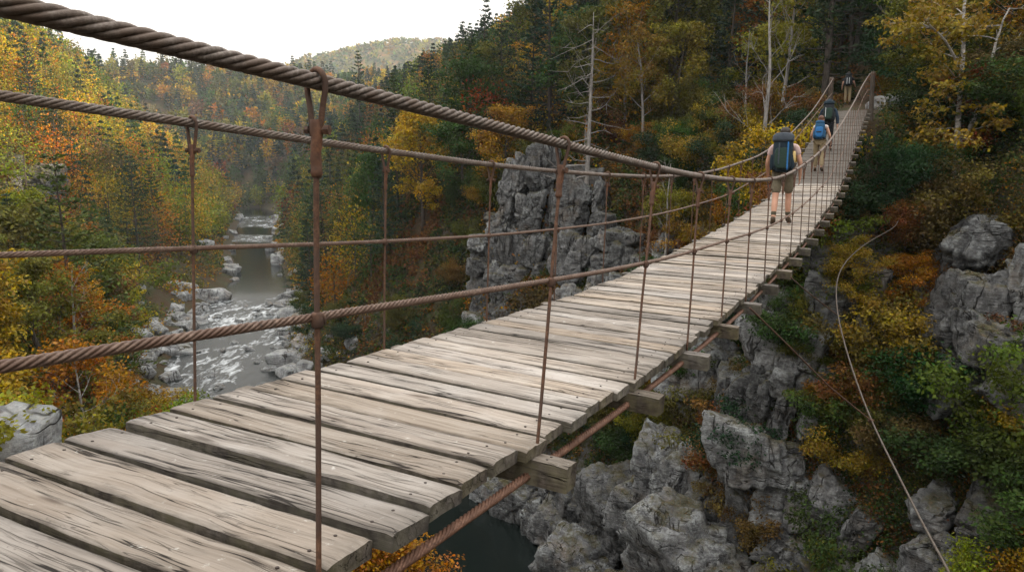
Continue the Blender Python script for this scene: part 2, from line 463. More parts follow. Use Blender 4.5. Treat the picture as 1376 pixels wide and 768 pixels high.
class HGrid:
    """terrain looked up on a fine local grid"""
    def __init__(self, x0, x1, y0, y1, st):
        self.x0, self.y0, self.st = x0, y0, st
        xs = np.arange(x0, x1+st, st); ys = np.arange(y0, y1+st, st)
        X, Y = np.meshgrid(xs, ys, indexing='ij')
        self.z = height(X.ravel(), Y.ravel()).reshape(X.shape)
        zc = height(X.ravel(), Y.ravel(), False).reshape(X.shape)
        gx, gy = np.gradient(self.z*.5+zc*.5, st); self.gx, self.gy = gx, gy; self.steep = np.sqrt(1+gx**2+gy**2)
        d, zr, hw, yc = river_uv(X.ravel(), Y.ravel())
        self.d = d.reshape(X.shape); self.u = (np.abs(d)-hw).reshape(X.shape)
    def get(self, name, X, Y):
        g = getattr(self, name); fx = np.clip((X-self.x0)/self.st, 0, g.shape[0]-1.001); fy = np.clip((Y-self.y0)/self.st, 0, g.shape[1]-1.001)
        i = fx.astype(int); j = fy.astype(int); a = fx-i; b = fy-j
        return g[i, j]*(1-a)*(1-b)+g[i+1, j]*a*(1-b)+g[i, j+1]*(1-a)*b+g[i+1, j+1]*a*b
def hz(x, y): return float(height([x], [y])[0])

def make_terrain():
    n = 620; k = 26.0
    T = math.asinh(1750/k)
    t = np.linspace(-T, T, n)
    xs = k*np.sinh(t); ys = 30+k*np.sinh(t)
    X, Y = np.meshgrid(xs, ys)
    Z = height(X.ravel(), Y.ravel()).reshape(X.shape)
    V = np.stack([X, Y, Z], -1).reshape(-1, 3)
    i = np.arange(n*n).reshape(n, n)
    F = np.stack([i[:-1, :-1], i[:-1, 1:], i[1:, 1:], i[1:, :-1]], -1).reshape(-1, 4)
    m, nt, out = new_mat('forest floor and rock'); t_ = NT(nt)
    co = t_.coord('Object')
    ge = nt.nodes.new('ShaderNodeNewGeometry')
    up = t_.sep(ge.outputs['Normal'])[2]
    n1 = t_.noise(co, .35, 5, .6); n2 = t_.noise(co, 2.6, 6, .7); n3 = t_.noise(co, 11, 5, .75)
    lit = t_.ramp(n3, [(.25, (.018, .014, .009)), (.45, (.04, .027, .014)), (.58, (.07, .04, .016)), (.75, (.12, .07, .024))])
    lit = t_.mix(t_.map(n1, .42, .62, 0, .8), lit, t_.ramp(n2, [(.3, (.012, .016, .007)), (.6, (.045, .055, .018)), (.8, (.09, .085, .03))]))
    far = t_.map(t_.sep(co)[1], 420, 650, 0, 1)
    fv = t_.voro(co, .16, 'F1', 1)
    fc = t_.ramp(t_.sep(fv)[0], [(0, (.03, .045, .018)), (.35, (.07, .075, .02)), (.6, (.13, .10, .03)), (.85, (.17, .09, .035)), (1, (.05, .06, .02))])
    lit = t_.mix(far, lit, fc)
    st = t_.noise(t_.vscale(co, (.8, .8, 4.5)), 1.2, 5, .65, .5)
    rk = t_.ramp(n2, [(.25, (.045, .045, .046)), (.5, (.14, .14, .142)), (.75, (.27, .27, .265))])
    rk = t_.mix(t_.map(st, .45, .65, 0, .6), rk, (.085, .075, .065))
    k_ = t_.math('MULTIPLY', t_.map(t_.math('ADD', up, t_.math('MULTIPLY', t_.math('SUBTRACT', n2, .5), .8)), .26, .40, 1, 0), t_.map(far, 0, 1, 1, 0))
    # bare wet stones beside the water
    c = t_.mix(k_, lit, rk)
    h = t_.math('ADD', t_.math('MULTIPLY', n2, 1.0), t_.math('MULTIPLY', n3, .4))
    h = t_.math('ADD', h, t_.math('MULTIPLY', st, .5))
    t_.bsdf(out, c, .9, t_.bump(h, .9, .25), spec=.2)
    o = mesh_obj('terrain', fast_mesh('terrain', V, F, m, True))
    tag(o, 'steep forest floor and rock of the river gorge', 'terrain', kind='structure')

def make_river():
    V = []; F = []
    sel = [(p, t, zriver(p[1]), halfw(p[1])) for p, t in zip(RC, RT) if -120 < p[1] < 400 and p[0] > -420]
    na = 12
    for p, t, z, hw in sel:
        nrm = np.array([t[1], -t[0]])
        for j in range(na+1):
            q = p+nrm*(hw+1.8)*(2*j/na-1)
            V.append((q[0], q[1], float(z)))
    for i in range(len(sel)-1):
        for j in range(na):
            a = i*(na+1)+j
            F.append((a, a+1, a+na+2, a+na+1))
    m, nt, out = new_mat('river water'); t = NT(nt)
    co = t.coord('Object'); s = t.sep(co)
    flow = t.vscale(co, (.55, .22, 1))
    w1 = t.noise(flow, 2.2, 5, .62, .8); w2 = t.noise(co, 5.5, 4, .6)
    # white water where the bed is rough: the long rapid and two far riffles
    y = s[1]
    rap = t.math('MULTIPLY', t.map(y, 62, 70, 0, 1, True), t.map(y, 118, 132, 1, 0, True))
    rap2 = t.math('MULTIPLY', t.map(y, 205, 212, 0, 1, True), t.map(y, 224, 232, 1, 0, True))
    rap3 = t.math('MULTIPLY', t.map(y, 246, 256, 0, 1, True), t.map(y, 300, 306, 1, 0, True))
    rr = t.math('ADD', t.math('ADD', rap, rap2), rap3, clamp=True)
    patch = t.noise(t.vscale(co, (.16, .085, 1)), 1.0, 4, .6, .6)
    fo = t.math('MULTIPLY', t.map(t.math('ADD', t.math('MULTIPLY', w1, .55), t.math('MULTIPLY', patch, .6)), .595, .75, 0, 1), rr)
    b = t.bsdf(None, (.006, .009, .008), t.map(rr, 0, 1, .05, .22), t.bump(t.math('ADD', w1, t.math('MULTIPLY', w2, .35)), t.map(rr, 0, 1, .16, .9), .14))
    b.inputs['IOR'].default_value = 1.33
    f = t.bsdf(None, (.70, .74, .76), .55, t.bump(w1, .6, .1))
    mx = nt.nodes.new('ShaderNodeMixShader'); t.set(mx.inputs[0], t.math('MULTIPLY', fo, .8))
    nt.links.new(b.outputs[0], mx.inputs[1]); nt.links.new(f.outputs[0], mx.inputs[2]); nt.links.new(mx.outputs[0], out.inputs[0])
    o = mesh_obj('river', fast_mesh('river', V, F, m, True))
    tag(o, 'dark river with pale rapids winding through the gorge', 'river', kind='structure')

# ------------------------------------------------------------------ camera, sky, light
CAMP = math.atan(.144); FPX = 1000.0
def project(x, y, z):
    """pixel of the 1376 px wide picture where a world point falls (for planning what is in view)"""
    cz = y*math.cos(CAMP) - z*math.sin(CAMP); cy = y*math.sin(CAMP) + z*math.cos(CAMP)
    cz = np.maximum(cz, .01)
    return 688+FPX*x/cz, 384-FPX*cy/cz, cz
def make_camera_and_light():
    cam = bpy.data.cameras.new('camera'); o = bpy.data.objects.new('camera', cam); link(o)
    cam.sensor_width = 36; cam.lens = 36*FPX/1376; cam.clip_start = .05; cam.clip_end = 6000
    o.location = (0, 0, 0); o.rotation_euler = (math.pi/2-CAMP, 0, 0)
    C.camera = o
    el, az = R(SUN_EL), R(SUN_AZ)       # azimuth clockwise from +Y
    d = Vector((math.sin(az)*math.cos(el), math.cos(az)*math.cos(el), math.sin(el)))
    sun = bpy.data.lights.new('sun', 'SUN'); sun.energy = SUN_E; sun.angle = R(.6); sun.color = (1.0, .80, .54)
    so = bpy.data.objects.new('sun', sun); link(so); so.location = (60, -60, 90)
    so.rotation_euler = d.to_track_quat('Z', 'Y').to_euler()
    w = bpy.data.worlds.new('World'); C.world = w; w.use_nodes = True
    nt = w.node_tree
    for n in list(nt.nodes): nt.nodes.remove(n)
    t = NT(nt); out = nt.nodes.new('ShaderNodeOutputWorld'); bg = nt.nodes.new('ShaderNodeBackground')
    sky = nt.nodes.new('ShaderNodeTexSky'); sky.sky_type = 'NISHITA'; sky.sun_disc = False
    sky.sun_elevation = el; sky.sun_rotation = az; sky.altitude = 400
    sky.air_density = 1.0; sky.dust_density = 3.0; sky.ozone_density = 1.0
    # thin bright evening overcast: pale veil over the clear sky, uneven like real cloud
    dirv = t.coord('Generated'); s = t.sep(dirv)
    cl = t.noise(t.vscale(dirv, (1, 1, 2.2)), 2.2, 5, .55, .3)
    veil = t.map(cl, .35, .65, .80, .95)
    # brightest overhead, pale cream low over the valley
    high = t.map(s[2], .10, .85, 0, 1)
    vc = t.mix(high, (4.9, 4.5, 3.95), (15.6, 15.2, 14.7))
    col = t.mix(veil, sky.outputs[0], vc)
    t.set(bg.inputs[0], col); bg.inputs[1].default_value = SKY_S
    nt.links.new(bg.outputs[0], out.inputs[0])
    v = C.view_settings; C.display_settings.display_device = 'sRGB'
    v.view_transform = 'Standard'; v.look = 'None'; v.exposure = EXPO; v.gamma = 1.0; v.use_curve_mapping = False
    cy = C.cycles
    cy.max_bounces = 6; cy.diffuse_bounces = 3; cy.glossy_bounces = 3; cy.transmission_bounces = 4; cy.transparent_max_bounces = 4
    cy.volume_bounces = 0; cy.use_denoising = True; cy.sample_clamp_indirect = 6
    try: cy.denoising_input_passes = 'RGB_ALBEDO_NORMAL'; cy.denoising_prefilter = 'ACCURATE'
    except Exception: pass
    C.render.film_transparent = False

def make_haze():
    mb = MB(); mb.box((0, 30, 135), (3620, 3620, 330))
    m, nt, out = new_mat('valley air')
    v = nt.nodes.new('ShaderNodeVolumePrincipled')
    v.inputs['Color'].default_value = (.86, .92, 1.0, 1); v.inputs['Density'].default_value = HAZE
    v.inputs['Anisotropy'].default_value = .2
    nt.links.new(v.outputs[0], out.inputs['Volume'])
    o = mesh_obj('haze', mb.build('haze', m))
    tag(o, 'thin pale evening haze filling the valley air', 'haze', kind='stuff')
SUN_EL, SUN_AZ, SUN_E = 17.0, 112.0, 5.0
SKY_S, EXPO, HAZE = .10, 1.3, .00018
# ------------------------------------------------------------------ the footbridge
# along the bridge: s metres from the camera's station; lat: metres to its left side
LATR, LATL, SEND = 1.18, 2.55, 34.2
def smooth_curve(tab):
    xs = np.array([p[0] for p in tab], float); ys = np.array([p[1] for p in tab], float)
    g = np.linspace(xs[0], xs[-1], 500); v = np.interp(g, xs, ys)
    for _ in range(3):
        v2 = np.convolve(np.pad(v, 9, 'reflect', reflect_type='odd'), np.ones(19)/19, 'valid'); v = v2
    return lambda s: np.interp(s, g, v)
DECKR = smooth_curve([(-9, -.55), (-3, -.78), (0, -.90), (1.25, -.935), (2.2, -.985), (3.2, -1.045), (4.8, -1.09), (6.5, -1.10), (8, -1.06), (9, -1.02), (10.5, -.97), (12.4, -.90), (14.2, -.755), (15.7, -.63), (18, -.44), (19.7, -.21), (21.4, .06), (23.7, .55), (26.4, 1.14), (30.5, 2.0), (34.2, 2.78), (36, 3.1)])
DECKL = smooth_curve([(-9, -.52), (-3, -.74), (0, -.85), (1.4, -.887), (2.2, -.93), (3.3, -.968), (4.8, -1.02), (6.5, -1.055), (8, -1.03), (9, -.99), (10.5, -.93), (12.4, -.84), (14.2, -.72), (15.7, -.63), (18, -.44), (19.7, -.21), (21.4, .06), (23.7, .55), (26.4, 1.14), (30.5, 2.0), (34.2, 2.78), (36, 3.1)])
CABR = smooth_curve([(-9, .62), (-3, .40), (0, .287), (.85, .248), (1.34, .217), (1.9, .187), (2.76, .137), (4.08, .052), (5.1, .010), (6.27, -.018), (8.0, -.022), (9, .0), (10.1, .062), (12.5, .286), (15.2, .60), (18.8, 1.20), (24, 2.2), (28.5, 3.15), (34.2, 4.2)])
CABL = smooth_curve([(-9, .60), (-3, .44), (0, .33), (1.42, .262), (2.15, .224), (3.45, .147), (4.68, .094), (6, .051), (8.75, .018), (10, .035), (12, .11), (16.3, .46), (21, 1.12), (26.3, 2.12), (30, 3.0), (34.2, 4.08)])
MIDR = smooth_curve([(-9, .02), (-3, -.16), (0, -.24), (.75, -.285), (1.28, -.321), (1.9, -.356), (2.64, -.398), (3.9, -.462), (4.9, -.497), (6.1, -.485), (7.77, -.53), (8.92, -.51), (10.5, -.465), (12.45, -.35), (16.7, .02), (20.8, .72), (26, 2.0), (30, 2.9), (34.2, 3.6)])
MIDL = smooth_curve([(-9, .0), (-3, -.10), (0, -.18), (1.38, -.237), (2.1, -.285), (3.43, -.355), (4.68, -.41), (7.2, -.449), (9.5, -.426), (13.3, -.28), (18, .2), (24, 1.4), (30, 2.65), (34.2, 3.5)])
def bp(s, lat, z=0.0): return np.array([SB[0]*s+NB[0]*lat, SB[1]*s+NB[1]*lat, z])
def deckz(s, lat):
    f = (lat-LATR)/(LATL-LATR)
    return float(DECKR(s)*(1-f)+DECKL(s)*f)

def plank_mesh(seed, L, W, T, nx=44, ny=9, damage=.7):
    rs = np.random.RandomState(seed)
    xs = np.linspace(-L/2, L/2, nx); ys = np.linspace(-W/2, W/2, ny)
    X, Y = np.meshgrid(xs, ys, indexing='ij')
    off = rs.rand(3)*50
    P = np.stack([X, Y, np.zeros_like(X)], -1)
    Z = T/2 + .0035*fbm(P*np.array([2.5, 30, 1])+off, 3, 1) + .002*fbm(P*np.array([9, 60, 1])+off, 2, 2)
    Z += .006*vn(np.stack([X*1.1, Y*0, Y*0], -1)+off, 3) + .03*rs.uniform(-1, 1)*Y
    edge = np.abs(Y)/(W/2)
    Z -= .006*np.clip((edge-.80)/.2, 0, 1)**2
    Z -= .004*np.clip((np.abs(X)-(L/2-.015))/.015, 0, 1)
    # worn, split ends: notches in the grain direction
    wob = .007*fbm(np.stack([X*1.7, np.sign(Y), X*0], -1)+off, 3, 4)*damage
    Y2 = Y + wob*edge - np.sign(Y)*np.maximum(0, fbm(np.stack([X*5, np.sign(Y)*3, X*0], -1)+off, 3, 8)-.28)*.03*edge*damage
    endn = .0035*fbm(np.stack([np.sign(X)*5, Y*11, Y*0], -1)+off, 2, 5)*damage - np.maximum(0, vn(np.stack([np.sign(X)*5, Y*14, Y*0], -1)+off, 6)-.5)*.02*damage
    X2 = X + np.sign(X)*endn*np.clip((np.abs(X)-(L/2-.25))/.25, 0, 1)
    top = np.stack([X2, Y2, Z], -1)
    zb = .002*vn(np.stack([X*3, Y*9, Y*0], -1)+off, 7)
    bot = np.stack([X2, Y2*.985, -T/2+zb], -1)
    nt = nx*ny
    V = np.concatenate([top.reshape(-1, 3), bot.reshape(-1, 3)])
    F = []
    idx = np.arange(nt).reshape(nx, ny)
    for i in range(nx-1):
        for j in range(ny-1):
            F.append((idx[i, j], idx[i+1, j], idx[i+1, j+1], idx[i, j+1]))
            F.append((nt+idx[i, j], nt+idx[i, j+1], nt+idx[i+1, j+1], nt+idx[i+1, j]))
    for i in range(nx-1):
        a, b = idx[i, 0], idx[i+1, 0]; F.append((a, nt+a, nt+b, b))
        a, b = idx[i, -1], idx[i+1, -1]; F.append((a, b, nt+b, nt+a))
    for j in range(ny-1):
        a, b = idx[0, j], idx[0, j+1]; F.append((a, b, nt+b, nt+a))
        a, b = idx[-1, j], idx[-1, j+1]; F.append((a, nt+a, nt+b, b))
    mb = MB(); mb.add(V, F, 0)
    # nail heads near both ends
    for sx in (-1, 1):
        for sy in (-.28, .3):
            cx = sx*(L/2-.09-rs.rand()*.03); cy = sy*W+rs.uniform(-.01, .01)
            zi = Z[min(nx-1, max(0, int((cx+L/2)/L*(nx-1)))), min(ny-1, int((cy+W/2)/W*(ny-1)))]
            a = np.arange(8)*math.pi/4
            ring = np.stack([cx+.0052*np.cos(a), cy+.0052*np.sin(a), np.full(8, zi+.0022)], 1)
            ring2 = ring+np.array([0, 0, -.012])
            mb.add(np.concatenate([ring, ring2]), [tuple(range(8))]+[(k, k+8, (k+1) % 8+8, (k+1) % 8) for k in range(8)], 1)
    return mb.build('plank', [M['wood'], M['nail']], False)

def rope_mesh(name, zf, lat, r, lobes, lay, s0, s1, mat, hand=1, latf=None):
    ss = [s0]
    while ss[-1] < s1:
        d = max(1.0, math.hypot(ss[-1], lat))
        ss.append(ss[-1]+min(lay/3.5, (lay/26 if d < 3.2 else lay/16 if d < 6 else lay/9)))
    ss = np.array(ss); n = len(ss)
    z = zf(ss)
    la = np.full(n, lat) if latf is None else latf(ss)
    # tiny slack wobble
    z = z+.0015*vn(np.stack([ss*1.3, ss*0, ss*0], -1), 3)
    P = np.stack([SB[0]*ss+NB[0]*la, SB[1]*ss+NB[1]*la, z], -1)
    T = np.gradient(P, axis=0); T /= np.linalg.norm(T, axis=1)[:, None]
    E1 = np.tile(np.array([NB[0], NB[1], 0.0]), (n, 1)); E2 = np.cross(T, E1); E2 /= np.linalg.norm(E2, axis=1)[:, None]
    sub = 14 if r > .015 else 6
    k = lobes*sub
    ang = np.arange(k)*2*math.pi/k
    prof_ = r*(.68+.32*np.abs(np.cos(ang*lobes/2))**.65)
    if sub == 14: prof_ = prof_*(1+.022*np.where(np.arange(k) % 2, 1, -1))
    ph = hand*2*math.pi*ss/lay
    A = ang[None]+ph[:, None]
    V = P[:, None]+prof_[None, :, None]*(np.cos(A)[..., None]*E1[:, None]+np.sin(A)[..., None]*E2[:, None])
    i = np.arange(n*k).reshape(n, k)
    F = np.stack([i[:-1], np.roll(i, -1, 1)[:-1], np.roll(i, -1, 1)[1:], i[1:]], -1).reshape(-1, 4)
    return fast_mesh(name, V.reshape(-1, 3), F, mat, True)

def hook_mesh():
    """rod bent over the main cable and closed with a wrapped sleeve; origin at the cable's centre"""
    mb = MB()
    pts = []
    for a in np.linspace(0, math.pi, 15):
        pts.append((.016*math.sin(a*2)*.3, math.cos(a)*.027, math.sin(a)*.027))
    pts = [(-.004, .007, -.122), (-.004, .009, -.095), (-.003, .014, -.062), (-.001, .024, -.022)]+pts+[(.003, -.024, -.022), (.005, -.014, -.062), (.005, -.009, -.095), (.004, -.007, -.122)]
    mb.tube(pts, [.0068]*len(pts), 10)
    return mb.build('hook', M['rust'], True)
def sleeve_mesh():
    mb = MB()
    z = np.linspace(-.085, -.215, 14)
    r = np.interp(z, [-.215, -.208, -.2, -.15, -.11, -.085], [.0125, .0165, .0155, .0150, .0168, .0140])
    mb.tube(np.stack([.0015*np.sin(z*90), .0015*np.cos(z*70), z], 1), r+.0008*np.sin(z*420), 12)
    return mb.build('sleeve', M['rust_orange'], True)
def bolt_mesh():
    mb = MB()
    mb.tube([(0, -.030, -.108), (0, .026, -.108)], .0048, 8)
    mb.tube([(0, -.033, -.108), (0, -.019, -.108)], .0115, 6)
    mb.tube([(0, .018, -.108), (0, .026, -.108)], .0095, 6)
    return mb.build('bolt', M['rust'], False)
def clamp_mesh():
    mb = MB()
    mb.tube([(0, 0, -.018), (0, 0, -.013), (0, 0, .013), (0, 0, .018)], [.011, .0145, .0145, .011], 10)
    a = np.linspace(0, 2*math.pi, 13)
    mb.tube(np.stack([.0*a, .0125*np.cos(a), .0125*np.sin(a)], 1), .0042, 6)
    mb.tube(np.stack([.0*a+.013, .0125*np.cos(a), .0125*np.sin(a)], 1), .0036, 6)
    mb.tube([(-.012, .004, .0), (.016, -.004, .0)], .0052, 6)
    return mb.build('clamp', M['rust'], True)

def make_bridge():
    br = empty('suspension_footbridge', tuple(bp(17, 1.86, -.2)))
    tag(br, 'suspension footbridge of grey weathered planks hung from rusty wire cables', 'footbridge')
    inv = Matrix.Translation(-br.location)
    def part(name, me, mat4=None, parent=None):
        o = bpy.data.objects.new(name, me); COL.objects.link(o); o.parent = parent or br
        m4 = (mat4 if mat4 is not None else Matrix.Identity(4))
        o.matrix_basis = m4 if parent else inv @ m4
        return o
    rnd = random.Random(4)
    # planks: the hundred nearest one by one, the rest of the deck as one part
    pitch = .2135; n = int((SEND+2.2)/pitch)
    far = MB(); k = 0
    variants = {}
    for i in range(n):
        s = -2.0+pitch*i
        zr_, zl = float(DECKR(s)), float(DECKL(s))
        lo, hi = LATR-rnd.uniform(-.012, .028), LATL+rnd.uniform(-.02, .035)
        L = hi-lo; mid = (lo+hi)/2
        W = pitch-rnd.uniform(.020, .034); T = .052
        slope = float((DECKR(s+.1)-DECKR(s-.1))/.2)
        ux = (bp(s, hi, zl)-bp(s, lo, zr_)); ux /= np.linalg.norm(ux)
        ux = ux + np.array([SB[0], SB[1], 0])*rnd.uniform(-.011, .011); ux /= np.linalg.norm(ux)
        uy = np.array([SB[0], SB[1], slope+rnd.uniform(-.03, .03)]); uy -= ux*np.dot(ux, uy); uy /= np.linalg.norm(uy)
        uz = np.cross(ux, -uy); uy = -uy
        if uz[2] < 0: uz = -uz; uy = -uy
        c = bp(s, mid, (zr_+zl)/2-T/2+rnd.uniform(-.005, .005))
        m4 = Matrix(((ux[0], uy[0], uz[0], c[0]), (ux[1], uy[1], uz[1], c[1]), (ux[2], uy[2], uz[2], c[2]), (0, 0, 0, 1)))
        if 5 <= i < 105:
            if i < 45: me = plank_mesh(100+i, L, W, T, 60 if i < 30 else 36, 11 if i < 30 else 9)
            else:
                q = i % 12
                if q not in variants: variants[q] = plank_mesh(300+q, LATL-LATR+rnd.uniform(0, .04), pitch-.018, T, 20, 6)
                me = variants[q]
            part('plank', me, m4)
        else:
            hx, hy, ht = L/2, W/2, T/2
            V = [(-hx,-hy,-ht),(hx,-hy,-ht),(hx,hy,-ht),(-hx,hy,-ht),(-hx,-hy,ht),(hx,-hy,ht),(hx,hy,ht),(-hx,hy,ht)]
            V = [tuple(inv @ (m4 @ Vector(v))) for v in V]
            far.add(V, [(0,3,2,1),(4,5,6,7),(0,1,5,4),(1,2,6,5),(2,3,7,6),(3,0,4,7)])
    o = bpy.data.objects.new('planks_beyond', far.build('planks_beyond', M['wood_far'])); COL.objects.link(o); o.parent = br
    o.name = 'decking'; tag(o, kind='stuff')
    # cables
    part('main_cable', rope_mesh('main_cable', CABR, LATR, .0192, 6, .235, -9, SEND, M['cable'], -1))
    part('main_cable', rope_mesh('main_cable', CABL, LATL, .0185, 6, .215, -9, SEND, M['cable'], -1))
    part('handrail_rope', rope_mesh('handrail_rope', MIDR, LATR+.008, .0108, 6, .12, -9, SEND, M['rope'], -1))
    part('handrail_rope', rope_mesh('handrail_rope', MIDL, LATL, .0108, 6, .12, -9, SEND, M['rope'], -1))
    part('floor_cable', rope_mesh('floor_cable', lambda s: DECKR(s)-.132, LATR+.008, .0175, 6, .15, -9, SEND, M['floor_rope'], -1))
    part('floor_cable', rope_mesh('floor_cable', lambda s: DECKL(s)-.052-.105-.012, LATL+.06, .0165, 6, .15, -9, SEND, M['rope'], -1))
    # hangers
    hook, sleeve, bolt, clamp = hook_mesh(), sleeve_mesh(), bolt_mesh(), clamp_mesh()
    rt = [(.05, .02), (1.34, 1.27), (2.76, 2.50), (4.05, 3.72), (5.12, 4.87), (6.22, 5.98), (7.22, 7.09)]
    while rt[-1][0] < SEND-1.2: rt.append((rt[-1][0]+1.1, rt[-1][1]+1.1))
    lt = [(-.32, -.3), (.9, .88), (2.15, 2.09), (3.45, 3.40), (4.68, 4.62)]
    while lt[-1][0] < SEND-1.3: lt.append((lt[-1][0]+1.21, lt[-1][1]+1.21))
    beams = []
    for lat, cab, mid, deck, ts, inner in ((LATR, CABR, MIDR, DECKR, rt, .03), (LATL, CABL, MIDL, DECKL, lt, -.02)):
        for k, (st_, sb) in enumerate(ts):
            zt, zb = float(cab(st_)), float(deck(sb))
            top = bp(st_, lat, zt); bot = bp(sb, lat-.012 if inner > 0 else lat+.012, zb-.055)
            near = math.hypot(st_, lat) < 9
            d = (bot-top); ln = np.linalg.norm(d); d = d/ln
            q = np.linspace(.085 if near else 0, ln, 26 if near else 5)
            path = top[None]+d[None]*q[:, None]
            if near:
                path = path + .0028*np.stack([vn(np.stack([q*2.6, q*0+k, q*0], -1), 11), vn(np.stack([q*2.6, q*0+k, q*0], -1), 12), q*0], -1)*np.sin(np.linspace(0, math.pi, 26))[:, None]
            mb = MB(); rr = .0068 if lat == LATR else .0062
            base = Vector(top)
            mb.tube(path-top[None], rr, 9 if near else 5)
            h = part('hanger', mb.build('hanger', M['rust'], True), Matrix.Translation(base))
            # frame whose z axis follows the rod
            zx = Vector(-d); yx = Vector((NB[0], NB[1], 0)); xx = yx.cross(zx).normalized(); yx = zx.cross(xx)
            rot = Matrix((xx, yx, zx)).transposed().to_4x4()
            if st_ < 16:
                part('hook', hook, rot, h); part('sleeve', sleeve, rot @ (Matrix.Diagonal((.84, .84, 1, 1)) if lat == LATR else Matrix.Diagonal((.62, .62, 1, 1))), h)
                if near: part('bolt', bolt, rot @ Matrix.Rotation(rnd.uniform(-.5, .5), 4, 'Z'), h)
                # where the rail rope is clamped to the rod
                for f in np.linspace(.2, .8, 121):
                    pt = top+d*ln*f; sm = st_+(sb-st_)*f
                    if pt[2] <= float(mid(sm)):
                        break
                rx = Matrix(((SB[0], NB[0], 0, 0), (SB[1], NB[1], 0, 0), (0, 0, 1, 0), (0, 0, 0, 1)))
                part('clamp', clamp, Matrix.Translation(Vector(d*ln*f)) @ rx, h)
        if lat == LATR: beams = [b for a, b in ts]
    # cross beams under the deck, ends poking out
    bm_var = []
    for q in range(5):
        me = plank_mesh(700+q, LATL-LATR+.34, .098, .104, 30, 7, .8)
        me.materials[0] = M['beam']; bm_var.append(me)
    for k, s in enumerate(beams):
        lo, hi = LATR-.125-rnd.uniform(0, .03), LATL+.16
        zc = lambda lat: deckz(s, lat)-.058-.052
        ux = bp(s, hi, zc(hi))-bp(s, lo, zc(lo)); ux /= np.linalg.norm(ux)
        slope = float((DECKR(s+.1)-DECKR(s-.1))/.2)
        uy = np.array([SB[0], SB[1], slope]); uy -= ux*np.dot(ux, uy); uy /= np.linalg.norm(uy); uy = -uy
        uz = np.cross(ux, uy)
        c = bp(s, (lo+hi)/2, zc((lo+hi)/2))
        m4 = Matrix(((ux[0], uy[0], uz[0], c[0]), (ux[1], uy[1], uz[1], c[1]), (ux[2], uy[2], uz[2], c[2]), (0, 0, 0, 1)))
        if uz[2] < 0: m4 = m4 @ Matrix.Rotation(math.pi, 4, 'X')
        part('crossbeam', bm_var[k % 5], m4)
    # head posts on the far bank, iron caps, back stays
    for lat, cab in ((LATR-.12, CABR), (LATL+.05, CABL)):
        mb = MB(); b = bp(SEND+.12, lat, 0); z0 = deckz(SEND, lat)-.9; z1 = float(cab(SEND))+.08
        pts = [(b[0]+.012*math.sin(t*5), b[1], z0+(z1-z0)*t) for t in np.linspace(0, 1, 10)]
        V0 = Vector((b[0], b[1], z0))
        mb.tube([np.array(p)-np.array(V0) for p in pts], np.linspace(.10, .085, 10), 12)
        po = part('post', mb.build('post', M['post'], True), Matrix.Translation(V0))
        mb = MB(); mb.tube([(0, 0, z1-z0-.16), (0, 0, z1-z0-.06)], .097, 12)
        part('collar', mb.build('collar', M['rust'], False), Matrix.Identity(4), po)
        mb = MB(); p0 = bp(SEND, lat, float(cab(SEND))); gx = bp(SEND+5.5, lat+(.9 if lat > 2 else -.9)); gz = hz(gx[0], gx[1])-.1
        tt = np.linspace(0, 1, 8)[:, None]
        path = p0[None]*(1-tt)+np.array([gx[0], gx[1], gz])[None]*tt
        mb.tube(path-p0[None], .017, 6)
        part('backstay', mb.build('backstay', M['cable'], True), Matrix.Translation(Vector(p0)))
    mb = MB()
    c = bp(SEND+.35, (LATR+LATL)/2, deckz(SEND, 1.86)-.07)
    mb.box((0, 0, 0), (LATL-LATR+.3, .26, .13), (0, 0, math.atan2(NB[1], NB[0])))
    part('sill_timber', mb.build('sill_timber', M['beam']), Matrix.Translation(Vector(c)))
    return br

def make_guys():
    def wire(name, pts, rad, label, mat, knots=()):
        P = densify(np.array(pts, float)[:, :3], .25) if False else np.array(pts, float)
        # smooth the path
        t = np.linspace(0, len(P)-1, 60); Q = np.stack([np.interp(t, np.arange(len(P)), P[:, i]) for i in range(3)], 1)
        for _ in range(4):
            Q[1:-1] = (Q[:-2]+2*Q[1:-1]+Q[2:])/4
        b = Q[0].copy(); mb = MB(); mb.tube(Q-b[None], rad, 8)
        o = mesh_obj(name, mb.build(name, mat, True), None, tuple(b))
        tag(o, label, 'guy cable', 'stay wires below the bridge')
        for kp in knots:
            m2 = MB(); m2.tube([(-.03, 0, 0), (-.02, 0, 0), (.02, 0, .005), (.03, 0, .005)], [.010, .019, .019, .010], 8)
            mesh_obj('clamp', m2.build('clamp', M['rust'], True), o, tuple(np.array(kp)-b))
        return o
    wire('guy_cable', GUY_MAIN, .0105, 'long brown guy cable sagging across the right cliff to the far bank', M['guy'], [GUY_MAIN[GUY_K]])
    wire('guy_wire', GUY_A, .0085, 'thin dark wire from a deck beam end down to the long guy cable', M['rust'])
    wire('guy_wire', GUY_B, .0085, 'thin dark wire meeting the bend at the upper part of the guy cable', M['rust'])
M['wood_far'] = mat_wood('weathered wood far', .9)
M['guy'] = mat_rust('galvanised old cable', [(.04, .03, .024), (.085, .07, .057), (.14, .12, .10), (.065, .046, .034)], 60, .2)
